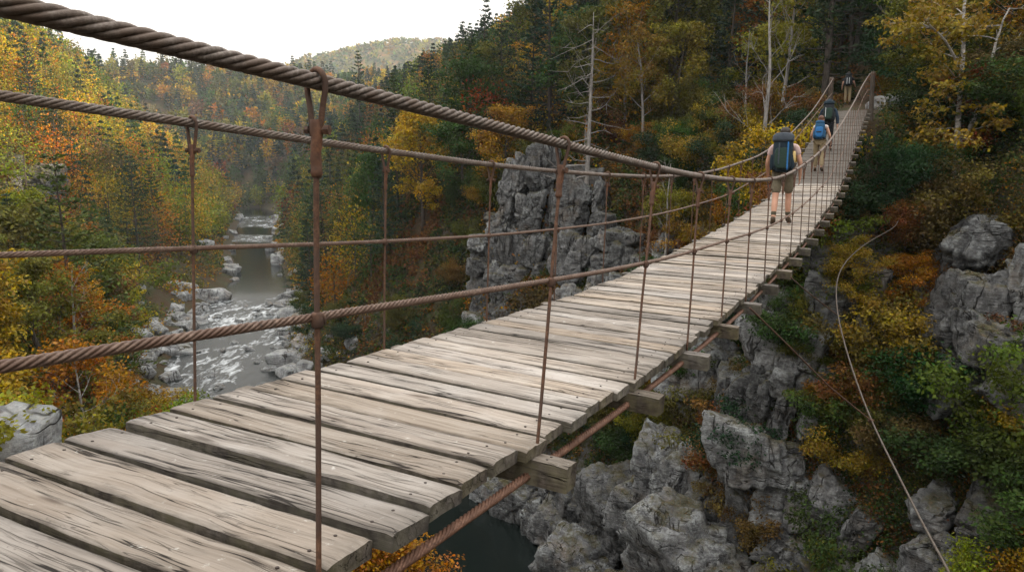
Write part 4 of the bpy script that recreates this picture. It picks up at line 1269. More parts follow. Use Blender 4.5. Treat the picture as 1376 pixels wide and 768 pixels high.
    for (y, x, z, kind, c, sc, right, h, H, uu) in rest:
        col = np.array(jitter(rs, LC[c], .22))*(.8 if right else 1.08); dist = y  # right-hand shade painted into the far leaves; left ones lightened
        m = int(np.clip(130000/dist, 110, 1100)); ls = np.clip(dist/370, .26, 1.6)
        if kind == 'bare': continue
        if kind == 'pine':
            f = rs.rand(m)**.8; az = rs.rand(m)*6.28; r = (1-f)**.8*3.0*sc*(.35+.65*rs.rand(m)**.5)
            lay = np.floor(f*11)/11+rs.normal(0, .012, m)
            P = np.stack([x+r*np.cos(az), y+r*np.sin(az), z+H*(.12+.88*lay)-r*.12], 1)
            A = np.stack([np.cos(az), np.sin(az), rs.normal(0, .25, m)-.1], 1)
        else:
            ncl = max(7, m//11); cc = rs.normal(0, 1, (ncl, 3)); cc /= np.linalg.norm(cc, axis=1)[:, None]; cc *= (.55+.45*rs.rand(ncl)[:, None]**.5)
            ci = rs.randint(0, ncl, m); g = rs.normal(0, .25, (m, 3))
            q = cc[ci]+g
            P = np.stack([x+q[:, 0]*3.3*sc, y+q[:, 1]*3.3*sc, z+H*.6+q[:, 2]*H*.38], 1)
            A = q+rs.normal(0, .5, (m, 3))
        A /= np.linalg.norm(A, axis=1)[:, None]+1e-9
        N = rs.normal(0, .5, (m, 3)); N[:, 2] += .8; N += A*.5; N -= A*np.sum(N*A, 1)[:, None]; N /= np.linalg.norm(N, axis=1)[:, None]
        B = np.cross(N, A); l = ls*rs.uniform(.6, 1.3, m)[:, None]
        Vs.append(np.stack([P-A*l*.5, P-B*l*.38, P+A*l*.6, P+B*l*.38], 1).reshape(-1, 3))
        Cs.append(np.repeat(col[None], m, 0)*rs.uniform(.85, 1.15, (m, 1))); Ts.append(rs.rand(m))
        if dist < 190: mbt.tube([(x, y, z-.3), (x, y, z+H*.75)], [.17*sc, .05], 5, cap=False)
    # far ridge canopy
    n = 9000
    X = rs.uniform(-700, 420, n); Y = rs.uniform(600, 1330, n); Z = height(X, Y, True)
    X2 = rs.uniform(-420, 120, 4200); Y2 = rs.uniform(395, 600, 4200); Z2 = height(X2, Y2, True)
    X = np.concatenate([X, X2]); Y = np.concatenate([Y, Y2]); Z = np.concatenate([Z, Z2])
    ok = (np.abs(X/Y+.1) < .62) & in_view(X, Y, Z, 10)
    X, Y, Z = X[ok], Y[ok], Z[ok]
    names = ['olive', 'green', 'olive', 'brown', 'dark green', 'green', 'yellow-green', 'amber']
    names2 = ['olive', 'green', 'gold', 'orange', 'dark green', 'amber', 'yellow-green', 'gold']
    for x, y, z in zip(X, Y, Z):
        m = 14 if y > 600 else 40; kk = 1.0 if y > 600 else .62; q = rs.normal(0, 1, (m, 3)); q /= np.linalg.norm(q, axis=1)[:, None]
        P = np.array([x, y, z+4*kk])+q*5*kk; A = q+rs.normal(0, .5, (m, 3)); A /= np.linalg.norm(A, axis=1)[:, None]
        N = rs.normal(0, .4, (m, 3)); N[:, 2] += 1; N -= A*np.sum(N*A, 1)[:, None]; N /= np.linalg.norm(N, axis=1)[:, None]; B = np.cross(N, A); l = 5.0 if y > 600 else 1.7
        Vs.append(np.stack([P-A*l*.5, P-B*l*.4, P+A*l*.6, P+B*l*.4], 1).reshape(-1, 3))
        Cs.append(np.repeat(np.array(LC[(names if y > 600 else names2)[rs.randint(8)]])[None], m, 0)*rs.uniform(.8, 1.2)); Ts.append(rs.rand(m))
    V = np.concatenate(Vs); Cc = np.concatenate(Cs); T = np.concatenate(Ts)
    Cc = np.concatenate([Cc, np.ones((len(Cc), 1))], 1)
    fo = mesh_obj('far_forest', fast_mesh('far_forest', V, np.arange(len(V)).reshape(-1, 4), M['far_leaf'], False, {'Col': ('FLOAT_COLOR', 'FACE', Cc), 'tint': ('FLOAT', 'FACE', T)}))
    tag(fo, 'far autumn forest covering the hillsides as one mass', 'forest', kind='stuff')
    if mbt.n:
        tk = mesh_obj('trunks', mbt.build('trunks', M['bark'], True), fo)
        tk['kind'] = 'stuff'
    print('trees', len(cand), 'far faces', len(V)//4)

def shrubs_and_cover():
    rs = np.random.RandomState(23)
    items = []; cand = []
    for (x0, x1, y0, y1, sp, sd) in ((-40, 20, 8, 62, 2.0, -1), (0, 40, 18, 48, .85, 1), (-20, 30, 48, 66, 1.9, 1), (-70, 30, 62, 112, 3.6, 0)):
        X, Y = place_points(int(y0)+3+sd, x0, x1, y0, y1, sp)
        d, zr, hw, yc = river_uv(X, Y); u = np.abs(d)-hw; Z = height(X, Y)
        e = .5; gx = (height(X+e, Y, False)-height(X-e, Y, False))/(2*e); gy = (height(X, Y+e, False)-height(X, Y-e, False))/(2*e); st_ = np.sqrt(1+gx*gx+gy*gy)
        s = X*SB[0]+Y*SB[1]; lat = X*NB[0]+Y*NB[1]
        for x, y, z, dd, uu, s_, l_, zz, ax, ay, sp_ in zip(X, Y, Z, d, u, s, lat, zr, gx, gy, st_):
            right = dd > 0
            if sd and right != (sd > 0): continue
            if sd > 0 and y < 48 and rs.rand() > sp_/3.2: continue
            if uu < (2.2 if right else 4.0) or uu > (22 if y < 62 else 16): continue
            sc = rs.uniform(.7, 1.6)*(1.2 if right else 1.3)
            o_ = min(.35*sc, .5); x, y, z = x-ax/sp_*o_*.8, y-ay/sp_*o_*.8, z-.15
            if s_ > -3 and abs(l_-1.86) < 1.9 and z+2.1*sc > float(DECKR(min(s_, 34)))-.4: continue
            if not in_view(x, y, z, 1.6*sc, 60, 30): continue
            if blocks_view(x, y, z, 1.6*sc, 1.1*sc, (.62 if y < 46 and z < -2.2 else .98) if right else .9): continue
            if y < 16 and project(x, y, z+2*sc)[0] > 420: continue
            cand.append((y, x, z, sc, right, uu, z-zz))
    cand.sort(key=lambda c: c[0]/c[3])
    cr_ = [c for c in cand if c[4]]; cl_ = [c for c in cand if not c[4]]
    nr = min(len(cr_), int(NSHRUBS*.76)); print('shrub cand', len(cr_), len(cl_))
    step = max(1.0, min(1.35, len(cr_)/nr)); cr_ = [cr_[int(i*step)] for i in range(nr) if int(i*step) < len(cr_)]
    for (y, x, z, sc, right, uu, h) in cr_+cl_[:NSHRUBS-len(cr_)]:
        c = pick(rs, [('orange', 1.3), ('gold', .3), ('rust', 1.1), ('olive', 2.6), ('green', 3.2), ('dark green', 2.8), ('yellow-green', .5), ('brown', 1.6), ('amber', 1.5)] if right else [('orange', 2.4), ('gold', 2.4), ('green', 2), ('olive', 2), ('yellow-green', 1.5), ('rust', .8)])
        o = put('shrub', rs.randint(9), x, y, z-.05, sc, rs.uniform(0, 6.28), jitter(rs, tuple(v*(.78 if right else .95) for v in LC[c]), .2), rs.uniform(.75, 1.25))  # cliff-side shrubs get darker leaves, shade painted into the colour
        if right: cell = ('low on the cliff over the dark pool' if h < 11 else 'on the cliff ledges below the deck' if h < 19 else 'along the top of the far cliff' if y < 50 else 'around the grey middle outcrop')
        else: cell = 'on the near left bank' if y < 40 else 'along the left riverbank'
        o['group'] = 'shrubs on the cliff' if right else 'shrubs on the left bank'
        items.append(dict(px=float(project(x, y, z)[0]), desc='%s shrub' % c, cell=cell, obj=o))
    for (x, y, z, sc, c, i, lab) in HAND_SHRUBS:
        o = put('shrub', i, x, y, hz(x, y)-.05 if z is None else z, sc, i*1.3, LC[c]); o['label'] = lab; o['group'] = 'shrubs on the cliff' if x > -4 else 'shrubs on the left bank'
    label_cells(items, 'shrub')
    print('shrubs', len(cand))
    # leaf litter, ferns and seedlings: nobody could count them
    G = HGrid(-46, 46, 7, 82, .3)
    n = 260000
    X = rs.uniform(-45, 45, n); Y = 8+72*rs.rand(n)**1.4
    k_ = np.floor(np.clip(G.get('steep', X, Y), 1, 8)*np.clip(1.35-Y/60, .2, 1)*np.where((G.get('d', X, Y) > 0) & (G.get('u', X, Y) < 26), 1.5, .5)+rs.rand(n)).astype(int)
    X = np.repeat(X, k_)+rs.normal(0, .12, k_.sum()); Y = np.repeat(Y, k_)+rs.normal(0, .12, k_.sum())
    d = G.get('d', X, Y); u = G.get('u', X, Y); Z = G.get('z', X, Y)
    pat = fbm(np.stack([X/2.2, Y/2.2, Z/2.2], -1), 3, 31)
    s = X*SB[0]+Y*SB[1]; lat = X*NB[0]+Y*NB[1]
    ok = in_view(X, Y, Z, 1, 40, 30) & (u > np.where(d > 0, 1.6, 2.5)) & (pat > -.34) & ~((s > 31) & (np.abs(lat-1.86) < 1.1))
    X, Y, Z, pat = X[ok], Y[ok], Z[ok], pat[ok]
    per = 9; m = len(X)*per; print('cover', m)
    hgt = .06+np.clip(pat+.12, 0, 1)*2.6*rs.rand(len(X))
    corridor = np.abs((X*NB[0]+Y*NB[1])-1.86) < 2.2
    hgt = np.where(corridor, np.minimum(hgt, .3), hgt)
    sl = G.get('steep', X, Y); nx_, ny_ = -G.get('gx', X, Y)/sl, -G.get('gy', X, Y)/sl
    hgt = hgt*.6+.13
    P = np.repeat(np.stack([X+nx_*hgt, Y+ny_*hgt, Z+hgt/sl+.05], 1), per, 0)+rs.normal(0, 1, (m, 3))*np.array([.19, .19, .13])
    N = rs.normal(0, .7, (m, 3)); N[:, 2] += .8; N[:, 1] -= .5; N /= np.linalg.norm(N, axis=1)[:, None]
    A = rs.normal(0, 1, (m, 3)); A -= N*np.sum(A*N, 1)[:, None]; A /= np.linalg.norm(A, axis=1)[:, None]; B = np.cross(N, A)
    l = (rs.uniform(.06, .15, m)*np.repeat(np.clip(Y/34, .8, 2.2), per))[:, None]
    V = np.stack([P-A*l*.5, P-B*l*.4, P+A*l*.6, P+B*l*.4], 1).reshape(-1, 3)
    pal = np.array([LC[k] for k in ('rust', 'green', 'dark green', 'olive', 'brown', 'green', 'orange', 'brown')])
    reg = np.clip(((fbm(np.stack([X/4, Y/4, X*0], -1), 3, 77)*1.3+.5)*8+rs.normal(0, .8, len(X))), 0, 7.99).astype(int)
    Cc = np.repeat(pal[reg], per, 0)*rs.uniform(.5, .9, (m, 1)); Cc = np.concatenate([Cc, np.ones((m, 1))], 1)
    # bushes along the banks farther up the river
    n2 = 240000
    X = rs.uniform(-140, 40, n2); Y = 58+262*rs.rand(n2)**1.5
    d, zr, hw, yc = river_uv(X, Y); u = np.abs(d)-hw
    ok = (u > np.where(d > 0, 1.2, 2.6)) & (u < 34); X, Y, u, d = X[ok], Y[ok], u[ok], d[ok]; Z = height(X, Y)
    pat2 = fbm(np.stack([X/4, Y/4, Z*0], -1), 3, 61)
    ok = in_view(X, Y, Z, 1, 40, 30) & (pat2 > -.2); X, Y, Z, pat2, u = X[ok], Y[ok], Z[ok], pat2[ok], u[ok]
    m2 = len(X)*3; ls = np.repeat(np.clip(Y/330, .22, .9), 3)[:, None]*rs.uniform(.6, 1.3, (m2, 1))
    P = np.repeat(np.stack([X, Y, Z], 1), 3, 0)+rs.normal(0, 1, (m2, 3))*np.array([.5, .5, .25]); P[:, 2] += np.repeat(.2+np.clip(pat2+.15, 0, 1)*6.0*rs.rand(len(X))*np.clip(u/6, .3, 1), 3)
    N = rs.normal(0, .7, (m2, 3)); N[:, 2] += .8; N[:, 1] -= .5; N /= np.linalg.norm(N, axis=1)[:, None]
    A = rs.normal(0, 1, (m2, 3)); A -= N*np.sum(A*N, 1)[:, None]; A /= np.linalg.norm(A, axis=1)[:, None]; B = np.cross(N, A)
    V = np.concatenate([V, np.stack([P-A*ls*.5, P-B*ls*.4, P+A*ls*.6, P+B*ls*.4], 1).reshape(-1, 3)])
    pal2 = np.array([LC[k] for k in ('dark green', 'green', 'olive', 'brown', 'orange', 'gold', 'olive')])
    reg2 = np.clip(((fbm(np.stack([X/9, Y/9, X*0], -1), 2, 78)+.5)*7+rs.normal(0, .8, len(X))), 0, 6.99).astype(int)
    C2 = np.concatenate([np.repeat(pal2[reg2], 3, 0)*rs.uniform(.75, 1.15, (m2, 1)), np.ones((m2, 1))], 1)
    Cc = np.concatenate([Cc, C2]); m += m2
    o = mesh_obj('undergrowth', fast_mesh('undergrowth', V, np.arange(m*4).reshape(-1, 4), M['far_leaf'], False, {'Col': ('FLOAT_COLOR', 'FACE', Cc), 'tint': ('FLOAT', 'FACE', rs.rand(m))}))
    tag(o, 'fallen leaves, ferns and seedlings covering the gorge slopes', 'undergrowth', kind='stuff')

def boulders():
    rs = np.random.RandomState(5)
    var = []
    for i in range(7):
        V, F = block(900+i, (1, .85*rs.uniform(.8, 1.2), .62*rs.uniform(.8, 1.2)), 4, 9, 26, .05, 1.4, None, .25)
        var.append(fast_mesh('boulder', V, F, M['boulder'], True))
    items = []
    def one(i, x, y, z, s, rz, tilt, label=None, group='boulders in and beside the river', zs=1.0):
        o = mesh_obj('boulder', var[i % 7], None, (x, y, z)); o.scale = (s, s*rs.uniform(.8, 1.2), s*zs); o.rotation_euler = (tilt, tilt*.6, rz)
        tag(o, label, 'boulder', group); return o
    for (x, y, z, s, i, rz, lab, grp, zs) in HAND_BOULDERS: one(i, x, y, hz(x, y)+.25*s if z is None else z, s, rz, .12, lab, grp, zs)
    cand = []
    for y in np.concatenate([np.arange(64, 128, .8), np.arange(128, 300, 3.6)]):
        i = np.argmin(np.abs(RC[:, 1]-y)+1e3*(RC[:, 0] < -400)); p = RC[i]; t = RT[i]; nr = np.array([t[1], -t[0]]); hw = float(halfw(y))
        for side in (-1, 1):
            for rep in range(2 if y < 128 else 1):
                off = side*(hw+abs(rs.normal(0, 3.4 if side < 0 else 2.2))-.8)
                cand.append((p+nr*off+t*rs.normal(0, 1.5)+nr*rs.normal(0, .4), abs(off)-hw, side, y))
        if 66 < y < 122 and rs.rand() < .6: cand.append((p+nr*rs.uniform(-.9, .9)*hw, -2, 0, y))
    pl = []
    for q, u, side, y in cand:
        s = min(2.8, rs.lognormal(-.25, .6)*(1.0 if y < 120 else 1.4)) if side else rs.uniform(.35, 1.0)
        z0 = max(hz(q[0], q[1]), float(zriver(np.array(y)))-.15)
        px, py, cz = project(q[0], q[1], z0)
        if 120 < px < 480 and 260 < py < 545: pl.append((s/y, q, side, y, s, z0, px))
    pl.sort(key=lambda k: -k[0])
    for _, q, side, y, s, z0, px in pl[:288]:
        o = one(rs.randint(7), q[0], q[1], z0+.12*s, s, rs.uniform(0, 6.28), rs.uniform(-.3, .3))
        cell = 'standing in the white rapids' if side == 0 else ('on the left river shore' if side < 0 else 'on the right river shore')+(' beside the near rapids' if y < 88 else ' past the rapids' if y < 125 else ' far upstream')
        items.append(dict(px=float(px), desc=('big pale boulder' if s > 1.5 else 'grey boulder' if s > .8 else 'small dark stone'), cell=cell, obj=o))
    label_cells(items, 'boulder')
    print('boulders', len(items))
# ------------------------------------------------------------------ hikers
def skin(name, nodes, edges, mats, root, sub=2):
    """one continuous surface grown over a skeleton"""
    keys = list(nodes); me = bpy.data.meshes.new(name)
    me.from_pydata([nodes[k][0] for k in keys], [(keys.index(a), keys.index(b)) for a, b in edges], [])
    o = bpy.data.objects.new('tmp', me); COL.objects.link(o)
    md = o.modifiers.new('s', 'SKIN'); md.use_smooth_shade = True; md.branch_smoothing = .6
    for v, k in zip(me.skin_vertices[0].data, keys):
        r = nodes[k][1]; v.radius = r if isinstance(r, tuple) else (r, r); v.use_root = (k == root)
    sd = o.modifiers.new('d', 'SUBSURF'); sd.levels = sub; sd.render_levels = sub
    dg = bpy.context.evaluated_depsgraph_get(); dg.update()
    out = bpy.data.meshes.new_from_object(o.evaluated_get(dg)); out.name = name
    bpy.data.objects.remove(o)
    out.materials.clear()
    for m in (mats if isinstance(mats, (list, tuple)) else [mats]): out.materials.append(m)
    out.polygons.foreach_set('material_index', [0]*len(out.polygons))
    return out
def join_into(me, others):
    bm = bmesh.new(); bm.from_mesh(me)
    for o in others: bm.from_mesh(o)
    bm.to_mesh(me); bm.free(); me.polygons.foreach_set('use_smooth', [True]*len(me.polygons)); me.update(); return me
def superell(c, s, e=.4, taper=0.0, rough=.0, seed=1, n=24, mat=None, name='bag', rot=None):
    def p(x, k): return np.sign(x)*np.abs(x)**k
    u = np.linspace(-math.pi, math.pi, 2*n, endpoint=False); v = np.linspace(-math.pi/2, math.pi/2, n)
    U, W = np.meshgrid(u, v, indexing='ij')
    X = p(np.cos(W), e)*p(np.cos(U), e); Y = p(np.cos(W), e)*p(np.sin(U), e); Z = p(np.sin(W), e)
    X = X*(1-taper*Z); Y = Y*(1-taper*.5*Z)
    V = np.stack([X, Y, Z], -1)
    if rough: V = V*(1+rough*fbm(V*2.2+seed, 3, seed)+rough*.45*np.sin(V[..., 2]*9+2.5*vn(V*2+seed, seed)))[..., None]
    V = (V*np.array(s)).reshape(-1, 3)
    if rot is not None: V = V @ np.array(Euler(rot).to_matrix()).T
    V = V+np.array(c); i = np.arange(2*n*n).reshape(2*n, n)
    j = np.roll(i, -1, 0)
    F = np.stack([i[:, :-1], j[:, :-1], j[:, 1:], i[:, 1:]], -1).reshape(-1, 4)
    return fast_mesh(name, V, F, mat, True)

def cloth(name, col, var=.22): return mat_plain(name, col, .92, var, 38, .5)
def person(spec):
    H = spec['h']/1.78; g = spec['pose']
    def rotx(v, a):   # swing forward (+) about x
        c, s = math.cos(a), math.sin(a); return np.array([v[0], v[1]*c-v[2]*s, v[1]*s+v[2]*c])
    lean = R(g.get('lean', 6))
    pel = np.array([0, 0, .95]); J = {'pelvis': pel}
    up = lambda z, x=0, y=0: pel+rotx(np.array([x, y, z]), -lean)
    J['waist'] = up(.14); J['chest'] = up(.33, 0, .01); J['neck'] = up(.50); J['nape'] = up(.555, 0, .012)
    ht = R(g.get('head', 0))
    hd = lambda z, y=0: J['nape']+rotx(np.array([0, y, z]), -lean*.3-ht)
    J['jaw'] = hd(.055, .028); J['head'] = hd(.135, .018); J['top'] = hd(.215, .005)
    for sd, sx in (('l', -1), ('r', 1)):
        a, k = R(g[sd+'leg']), R(g[sd+'knee'])
        J['hip'+sd] = pel+np.array([sx*.092, 0, -.03])
        J['knee'+sd] = J['hip'+sd]+rotx(np.array([sx*.012, 0, -.435]), a)
        J['calf'+sd] = J['knee'+sd]+rotx(np.array([0, -.018, -.14]), a-k)
        J['ank'+sd] = J['knee'+sd]+rotx(np.array([sx*.004, 0, -.405]), a-k)
        fa = max(-.5, (a-k)*.55)
        J['heel'+sd] = J['ank'+sd]+rotx(np.array([0, -.05, -.05]), fa)
        J['ball'+sd] = J['ank'+sd]+rotx(np.array([sx*.015, .115, -.062]), fa); J['toe'+sd] = J['ball'+sd]+rotx(np.array([sx*.005, .065, 0]), fa*.5)
        w = g.get('sh', .185)
        J['sh'+sd] = up(.455, sx*w)
        aa, ek = R(g[sd+'arm']), R(g[sd+'elb'])
        J['elb'+sd] = J['sh'+sd]+rotx(np.array([sx*g.get('out', .055), 0, -.285]), aa)
        J['wr'+sd] = J['elb'+sd]+rotx(np.array([sx*g.get('out2', -.01), 0, -.25]), aa+ek)
        hv = J['wr'+sd]-J['elb'+sd]; hv /= np.linalg.norm(hv); J['hand'+sd] = J['wr'+sd]+hv*.075
        J['_hv'+sd] = hv
    low = min(J[k][2] for k in ('heell', 'heelr', 'balll', 'ballr'))-.042
    for k in J:
        if k[0] != '_': J[k] = (J[k]-np.array([0, 0, low]))*H
    lo = spec['pos']; root = empty('person', lo, -R(27)+R(spec.get('turn', 0)))
    tag(root, spec['label'], 'person', 'hikers on the bridge')
    r = lambda x: x*H
    hl, hh = spec.get('fem', 1.0), H
    N = {'pelvis': (J['pelvis'], (r(.135), r(.10))), 'waist': (J['waist'], (r(.125), r(.092))), 'chest': (J['chest'], (r(.15), r(.11))), 'neck': (J['neck'], (r(.075), r(.065))),
         'nape': (J['nape'], r(.052)), 'jaw': (J['jaw'], (r(.062), r(.072))), 'head': (J['head'], (r(.078), r(.094))), 'top': (J['top'], (r(.052), r(.064)))}
    E = [('pelvis', 'waist'), ('waist', 'chest'), ('chest', 'neck'), ('neck', 'nape'), ('nape', 'jaw'), ('jaw', 'head'), ('head', 'top')]
    for s in 'lr':
        N.update({'hip'+s: (J['hip'+s], r(.088)), 'knee'+s: (J['knee'+s], r(.058)), 'calf'+s: (J['calf'+s], r(.058)), 'ank'+s: (J['ank'+s], r(.037)), 'ball'+s: (J['ball'+s], (r(.04), r(.028))), 'toe'+s: (J['toe'+s], (r(.032), r(.02))),
                  'sh'+s: (J['sh'+s], r(.058)), 'elb'+s: (J['elb'+s], r(.043)), 'wr'+s: (J['wr'+s], r(.028)), 'hand'+s: (J['hand'+s], (r(.036), r(.018)))})
        E += [('pelvis', 'hip'+s), ('hip'+s, 'knee'+s), ('knee'+s, 'calf'+s), ('calf'+s, 'ank'+s), ('ank'+s, 'ball'+s), ('ball'+s, 'toe'+s), ('neck', 'sh'+s), ('sh'+s, 'elb'+s), ('elb'+s, 'wr'+s), ('wr'+s, 'hand'+s)]
    skm = spec['skin']; body = skin('body', N, E, skm, 'pelvis')
    ex = []
    for s, sx in (('l', -1), ('r', 1)):
        hv = J['_hv'+s]; side = np.array([0, 1.0, 0])-hv*hv[1]; side /= np.linalg.norm(side); inn = np.cross(hv, side)*(-1)
        if inn[0]*sx > 0: inn = -inn
        b0 = J['hand'+s]
        for q, (off, ln) in enumerate(((-.028, .062), (-.009, .075), (.010, .080), (.028, .072))):
            p0 = b0+side*r(off); p1 = p0+hv*r(ln*.55+.02)+inn*r(.006); p2 = p1+hv*r(ln*.35)+inn*r(.022)
            ex.append(skin('finger', {'a': (p0, r(.0095)), 'b': (p1, r(.009)), 'c': (p2, r(.0075))}, [('a', 'b'), ('b', 'c')], skm, 'a', 1))
        p0 = b0-hv*r(.03)+side*r(.025); p1 = p0+side*r(.03)+hv*r(.03)+inn*r(.012); p2 = p1+hv*r(.03)+inn*r(.01)
        ex.append(skin('thumb', {'a': (p0, r(.011)), 'b': (p1, r(.0105)), 'c': (p2, r(.008))}, [('a', 'b'), ('b', 'c')], skm, 'a', 1))
    hc = J['head']; f = np.array([0, 1.0, 0])
    ex.append(superell(hc+f*r(.098)+np.array([0, 0, -r(.025)]), (r(.013), r(.02), r(.024)), .9, .4, n=8, mat=skm, name='nose'))
    for sx in (-1, 1):
        ex.append(superell(hc+np.array([sx*r(.081), -r(.005), -r(.018)]), (r(.010), r(.019), r(.031)), .8, n=8, mat=skm, name='ear'))
        ex.append(superell(hc+np.array([sx*r(.032), r(.086), r(.006)]), (r(.014), r(.008), r(.008)), .9, n=8, mat=skm, name='eye'))
    ex.append(superell(hc+np.array([0, r(.083), -r(.062)]), (r(.025), r(.008), r(.007)), .9, n=8, mat=skm, name='mouth'))
    bo = mesh_obj('body', join_into(body, ex), root)
    # clothes
    k = 1.0
    T = {'pelvis': (J['pelvis'], (r(.152), r(.118))), 'waist': (J['waist'], (r(.146), r(.112))), 'chest': (J['chest'], (r(.168), r(.128))), 'neck': (J['neck']-np.array([0, 0, r(.015)]), (r(.088), r(.075)))}
    ET = [('pelvis', 'waist'), ('waist', 'chest'), ('chest', 'neck')]
    for s in 'lr':
        T['sh'+s] = (J['sh'+s], r(.074)); ET.append(('neck', 'sh'+s))
        if spec['sleeve'] == 'short':
            T['sl'+s] = (J['sh'+s]*.42+J['elb'+s]*.58, r(.064)); ET.append(('sh'+s, 'sl'+s))
        elif spec['sleeve'] == 'none':
            T['sl'+s] = (J['sh'+s]*.8+J['elb'+s]*.2, r(.066)); ET.append(('sh'+s, 'sl'+s))
        else:
            T['el'+s] = (J['elb'+s], r(.062)); T['cu'+s] = (J['wr'+s]*.9+J['elb'+s]*.1, r(.046)); ET += [('sh'+s, 'el'+s), ('el'+s, 'cu'+s)]
    mesh_obj(spec['top_name'], skin('top', T, ET, spec['top'], 'pelvis'), root)
    B = {'pelvis': (J['pelvis']+np.array([0, 0, r(.03)]), (r(.158), r(.125)))}; EB = []
    for s in 'lr':
        B['hip'+s] = (J['hip'+s], r(.112)); EB.append(('pelvis', 'hip'+s))
        if spec['legs'] == 'short':
            B['hem'+s] = (J['hip'+s]*.12+J['knee'+s]*.88, r(.094)); EB.append(('hip'+s, 'hem'+s))
        else:
            B['kn'+s] = (J['knee'+s], r(.077)); B['ca'+s] = (J['calf'+s], r(.073)); B['hm'+s] = (J['ank'+s]*.85+J['calf'+s]*.15, r(.062)); EB += [('hip'+s, 'kn'+s), ('kn'+s, 'ca'+s), ('ca'+s, 'hm'+s)]
    mesh_obj('shorts' if spec['legs'] == 'short' else 'trousers', skin('bottoms', B, EB, spec['bottom'], 'pelvis'), root)
    for s in 'lr':
        ank, heel, ball, toe = (J[q+s] for q in ('ank', 'heel', 'ball', 'toe'))
        sh = skin('boot', {'t': (ank+(J['calf'+s]-ank)*.28, r(.055)), 'a': (ank-np.array([0, 0, r(.01)]), r(.052)), 'h': (heel+np.array([0, 0, r(.012)]), (r(.04), r(.038))), 'b': (ball+np.array([0, 0, r(.008)]), (r(.052), r(.042))), 'o': (toe, (r(.044), r(.034)))},
                  [('t', 'a'), ('a', 'h'), ('a', 'b'), ('b', 'o')], spec['boot'], 'a')
        b = mesh_obj('boot', sh, root)
        if spec['legs'] == 'short':
            mesh_obj('sock', skin('sock', {'a': (ank+(J['calf'+s]-ank)*.2, r(.047)), 'b': (ank+(J['calf'+s]-ank)*.62, r(.054))}, [('a', 'b')], spec['sock'], 'a'), root)
    # hair
    hm = superell(hc+np.array([0, -r(.012), r(.030)]), (r(.090), r(.108), r(.100)), .95, .05, .05, 3, 18, spec['hair'], 'hair')
    if spec.get('long'):
        nb = J['nape']
        h2 = superell((hc+nb)/2+np.array([0, -r(.045), -r(.03)]), (r(.098), r(.065), r(.165)), .85, .12, .10, 5, 18, spec['hair'], 'hair')
        hm = join_into(hm, [h2])
    elif spec.get('cap'):
        mesh_obj('cap', superell(hc+np.array([0, 0, r(.052)]), (r(.097), r(.118), r(.085)), .9, .1, 0, 3, 16, spec['cap'], 'cap'), root)
    ho = mesh_obj('hair', hm, root)
    # the pack on the back is a thing of its own, turned with its wearer
    p = spec['pack']; sc = p['s']*H
    bz = J['chest']+rotx(np.array([0, -.125*H-.13*sc, -.04*H+p.get('dz', 0)]), -lean)
    pk = empty('backpack', tuple(np.array(lo)+np.array(Matrix.Rotation(root.rotation_euler.z, 3, 'Z') @ Vector(bz))), root.rotation_euler.z)
    pk.rotation_euler = (-lean, 0, root.rotation_euler.z)
    tag(pk, p['label'], 'backpack', 'backpacks worn by the hikers')
    A = lambda nm, c, s, m, e=.42, tp=0.0, ro=.05, sd=3, rot=None: mesh_obj(nm, superell(np.array(c)*sc, np.array(s)*sc, e, tp, ro, sd, 18, m, nm, rot), pk)
    A('main_bag', (0, 0, 0), (.165, .125, .30), p['main'], .45, -.06, .06)
    A('lid', (0, -.01, .315), p.get('lid', (.175, .14, .075)), p['lidm'], .6, .05, .06)
    A('front_pocket', (0, -.125, -.06), (.125, .045, .19), p['front'], .5, -.05, .05)
    A('side_pocket', (-.175, 0, -.12), (.04, .075, .14), p['main'], .55)
    A('side_pocket', (.175, 0, -.12), (.04, .075, .14), p['main'], .55)
    for (c, s, m, nm) in p.get('extra', []): A(nm, c, s, m, .35 if nm == 'stripe' else .7, 0, .02)
    for sx in (-1, 1):
        mb = MB(); sh = J['sh'+('l' if sx < 0 else 'r')]-bz
        q = [np.array([sx*.075*sc, .10*sc, .22*sc]), np.array([sx*.10*H, .16*H, sh[2]+.075*H]), np.array([sx*.115*H, .27*H, sh[2]+.03*H]), np.array([sx*.125*H, .30*H, sh[2]-.13*H]), np.array([sx*.155*H, .22*H, sh[2]-.28*H]), np.array([sx*.15*sc, .10*sc, -.24*sc])]
        t = np.linspace(0, 5, 26); Q = np.stack([np.interp(t, range(6), [v[i] for v in q]) for i in range(3)], 1)
        for _ in range(3): Q[1:-1] = (Q[:-2]+2*Q[1:-1]+Q[2:])/4
        mb.tube(Q, .024*H, 8); mesh_obj('shoulder_strap', mb.build('shoulder_strap', p['strap'], True), pk)
    a = np.linspace(0, 2*math.pi, 25); mb = MB()
    mb.tube(np.stack([.165*H*np.sin(a), .15*H+.01-.155*H*np.cos(a), np.full(25, -.24*sc)], 1), .022*H, 6, cap=False); mesh_obj('hip_belt', mb.build('hip_belt', p['strap'], True), pk)

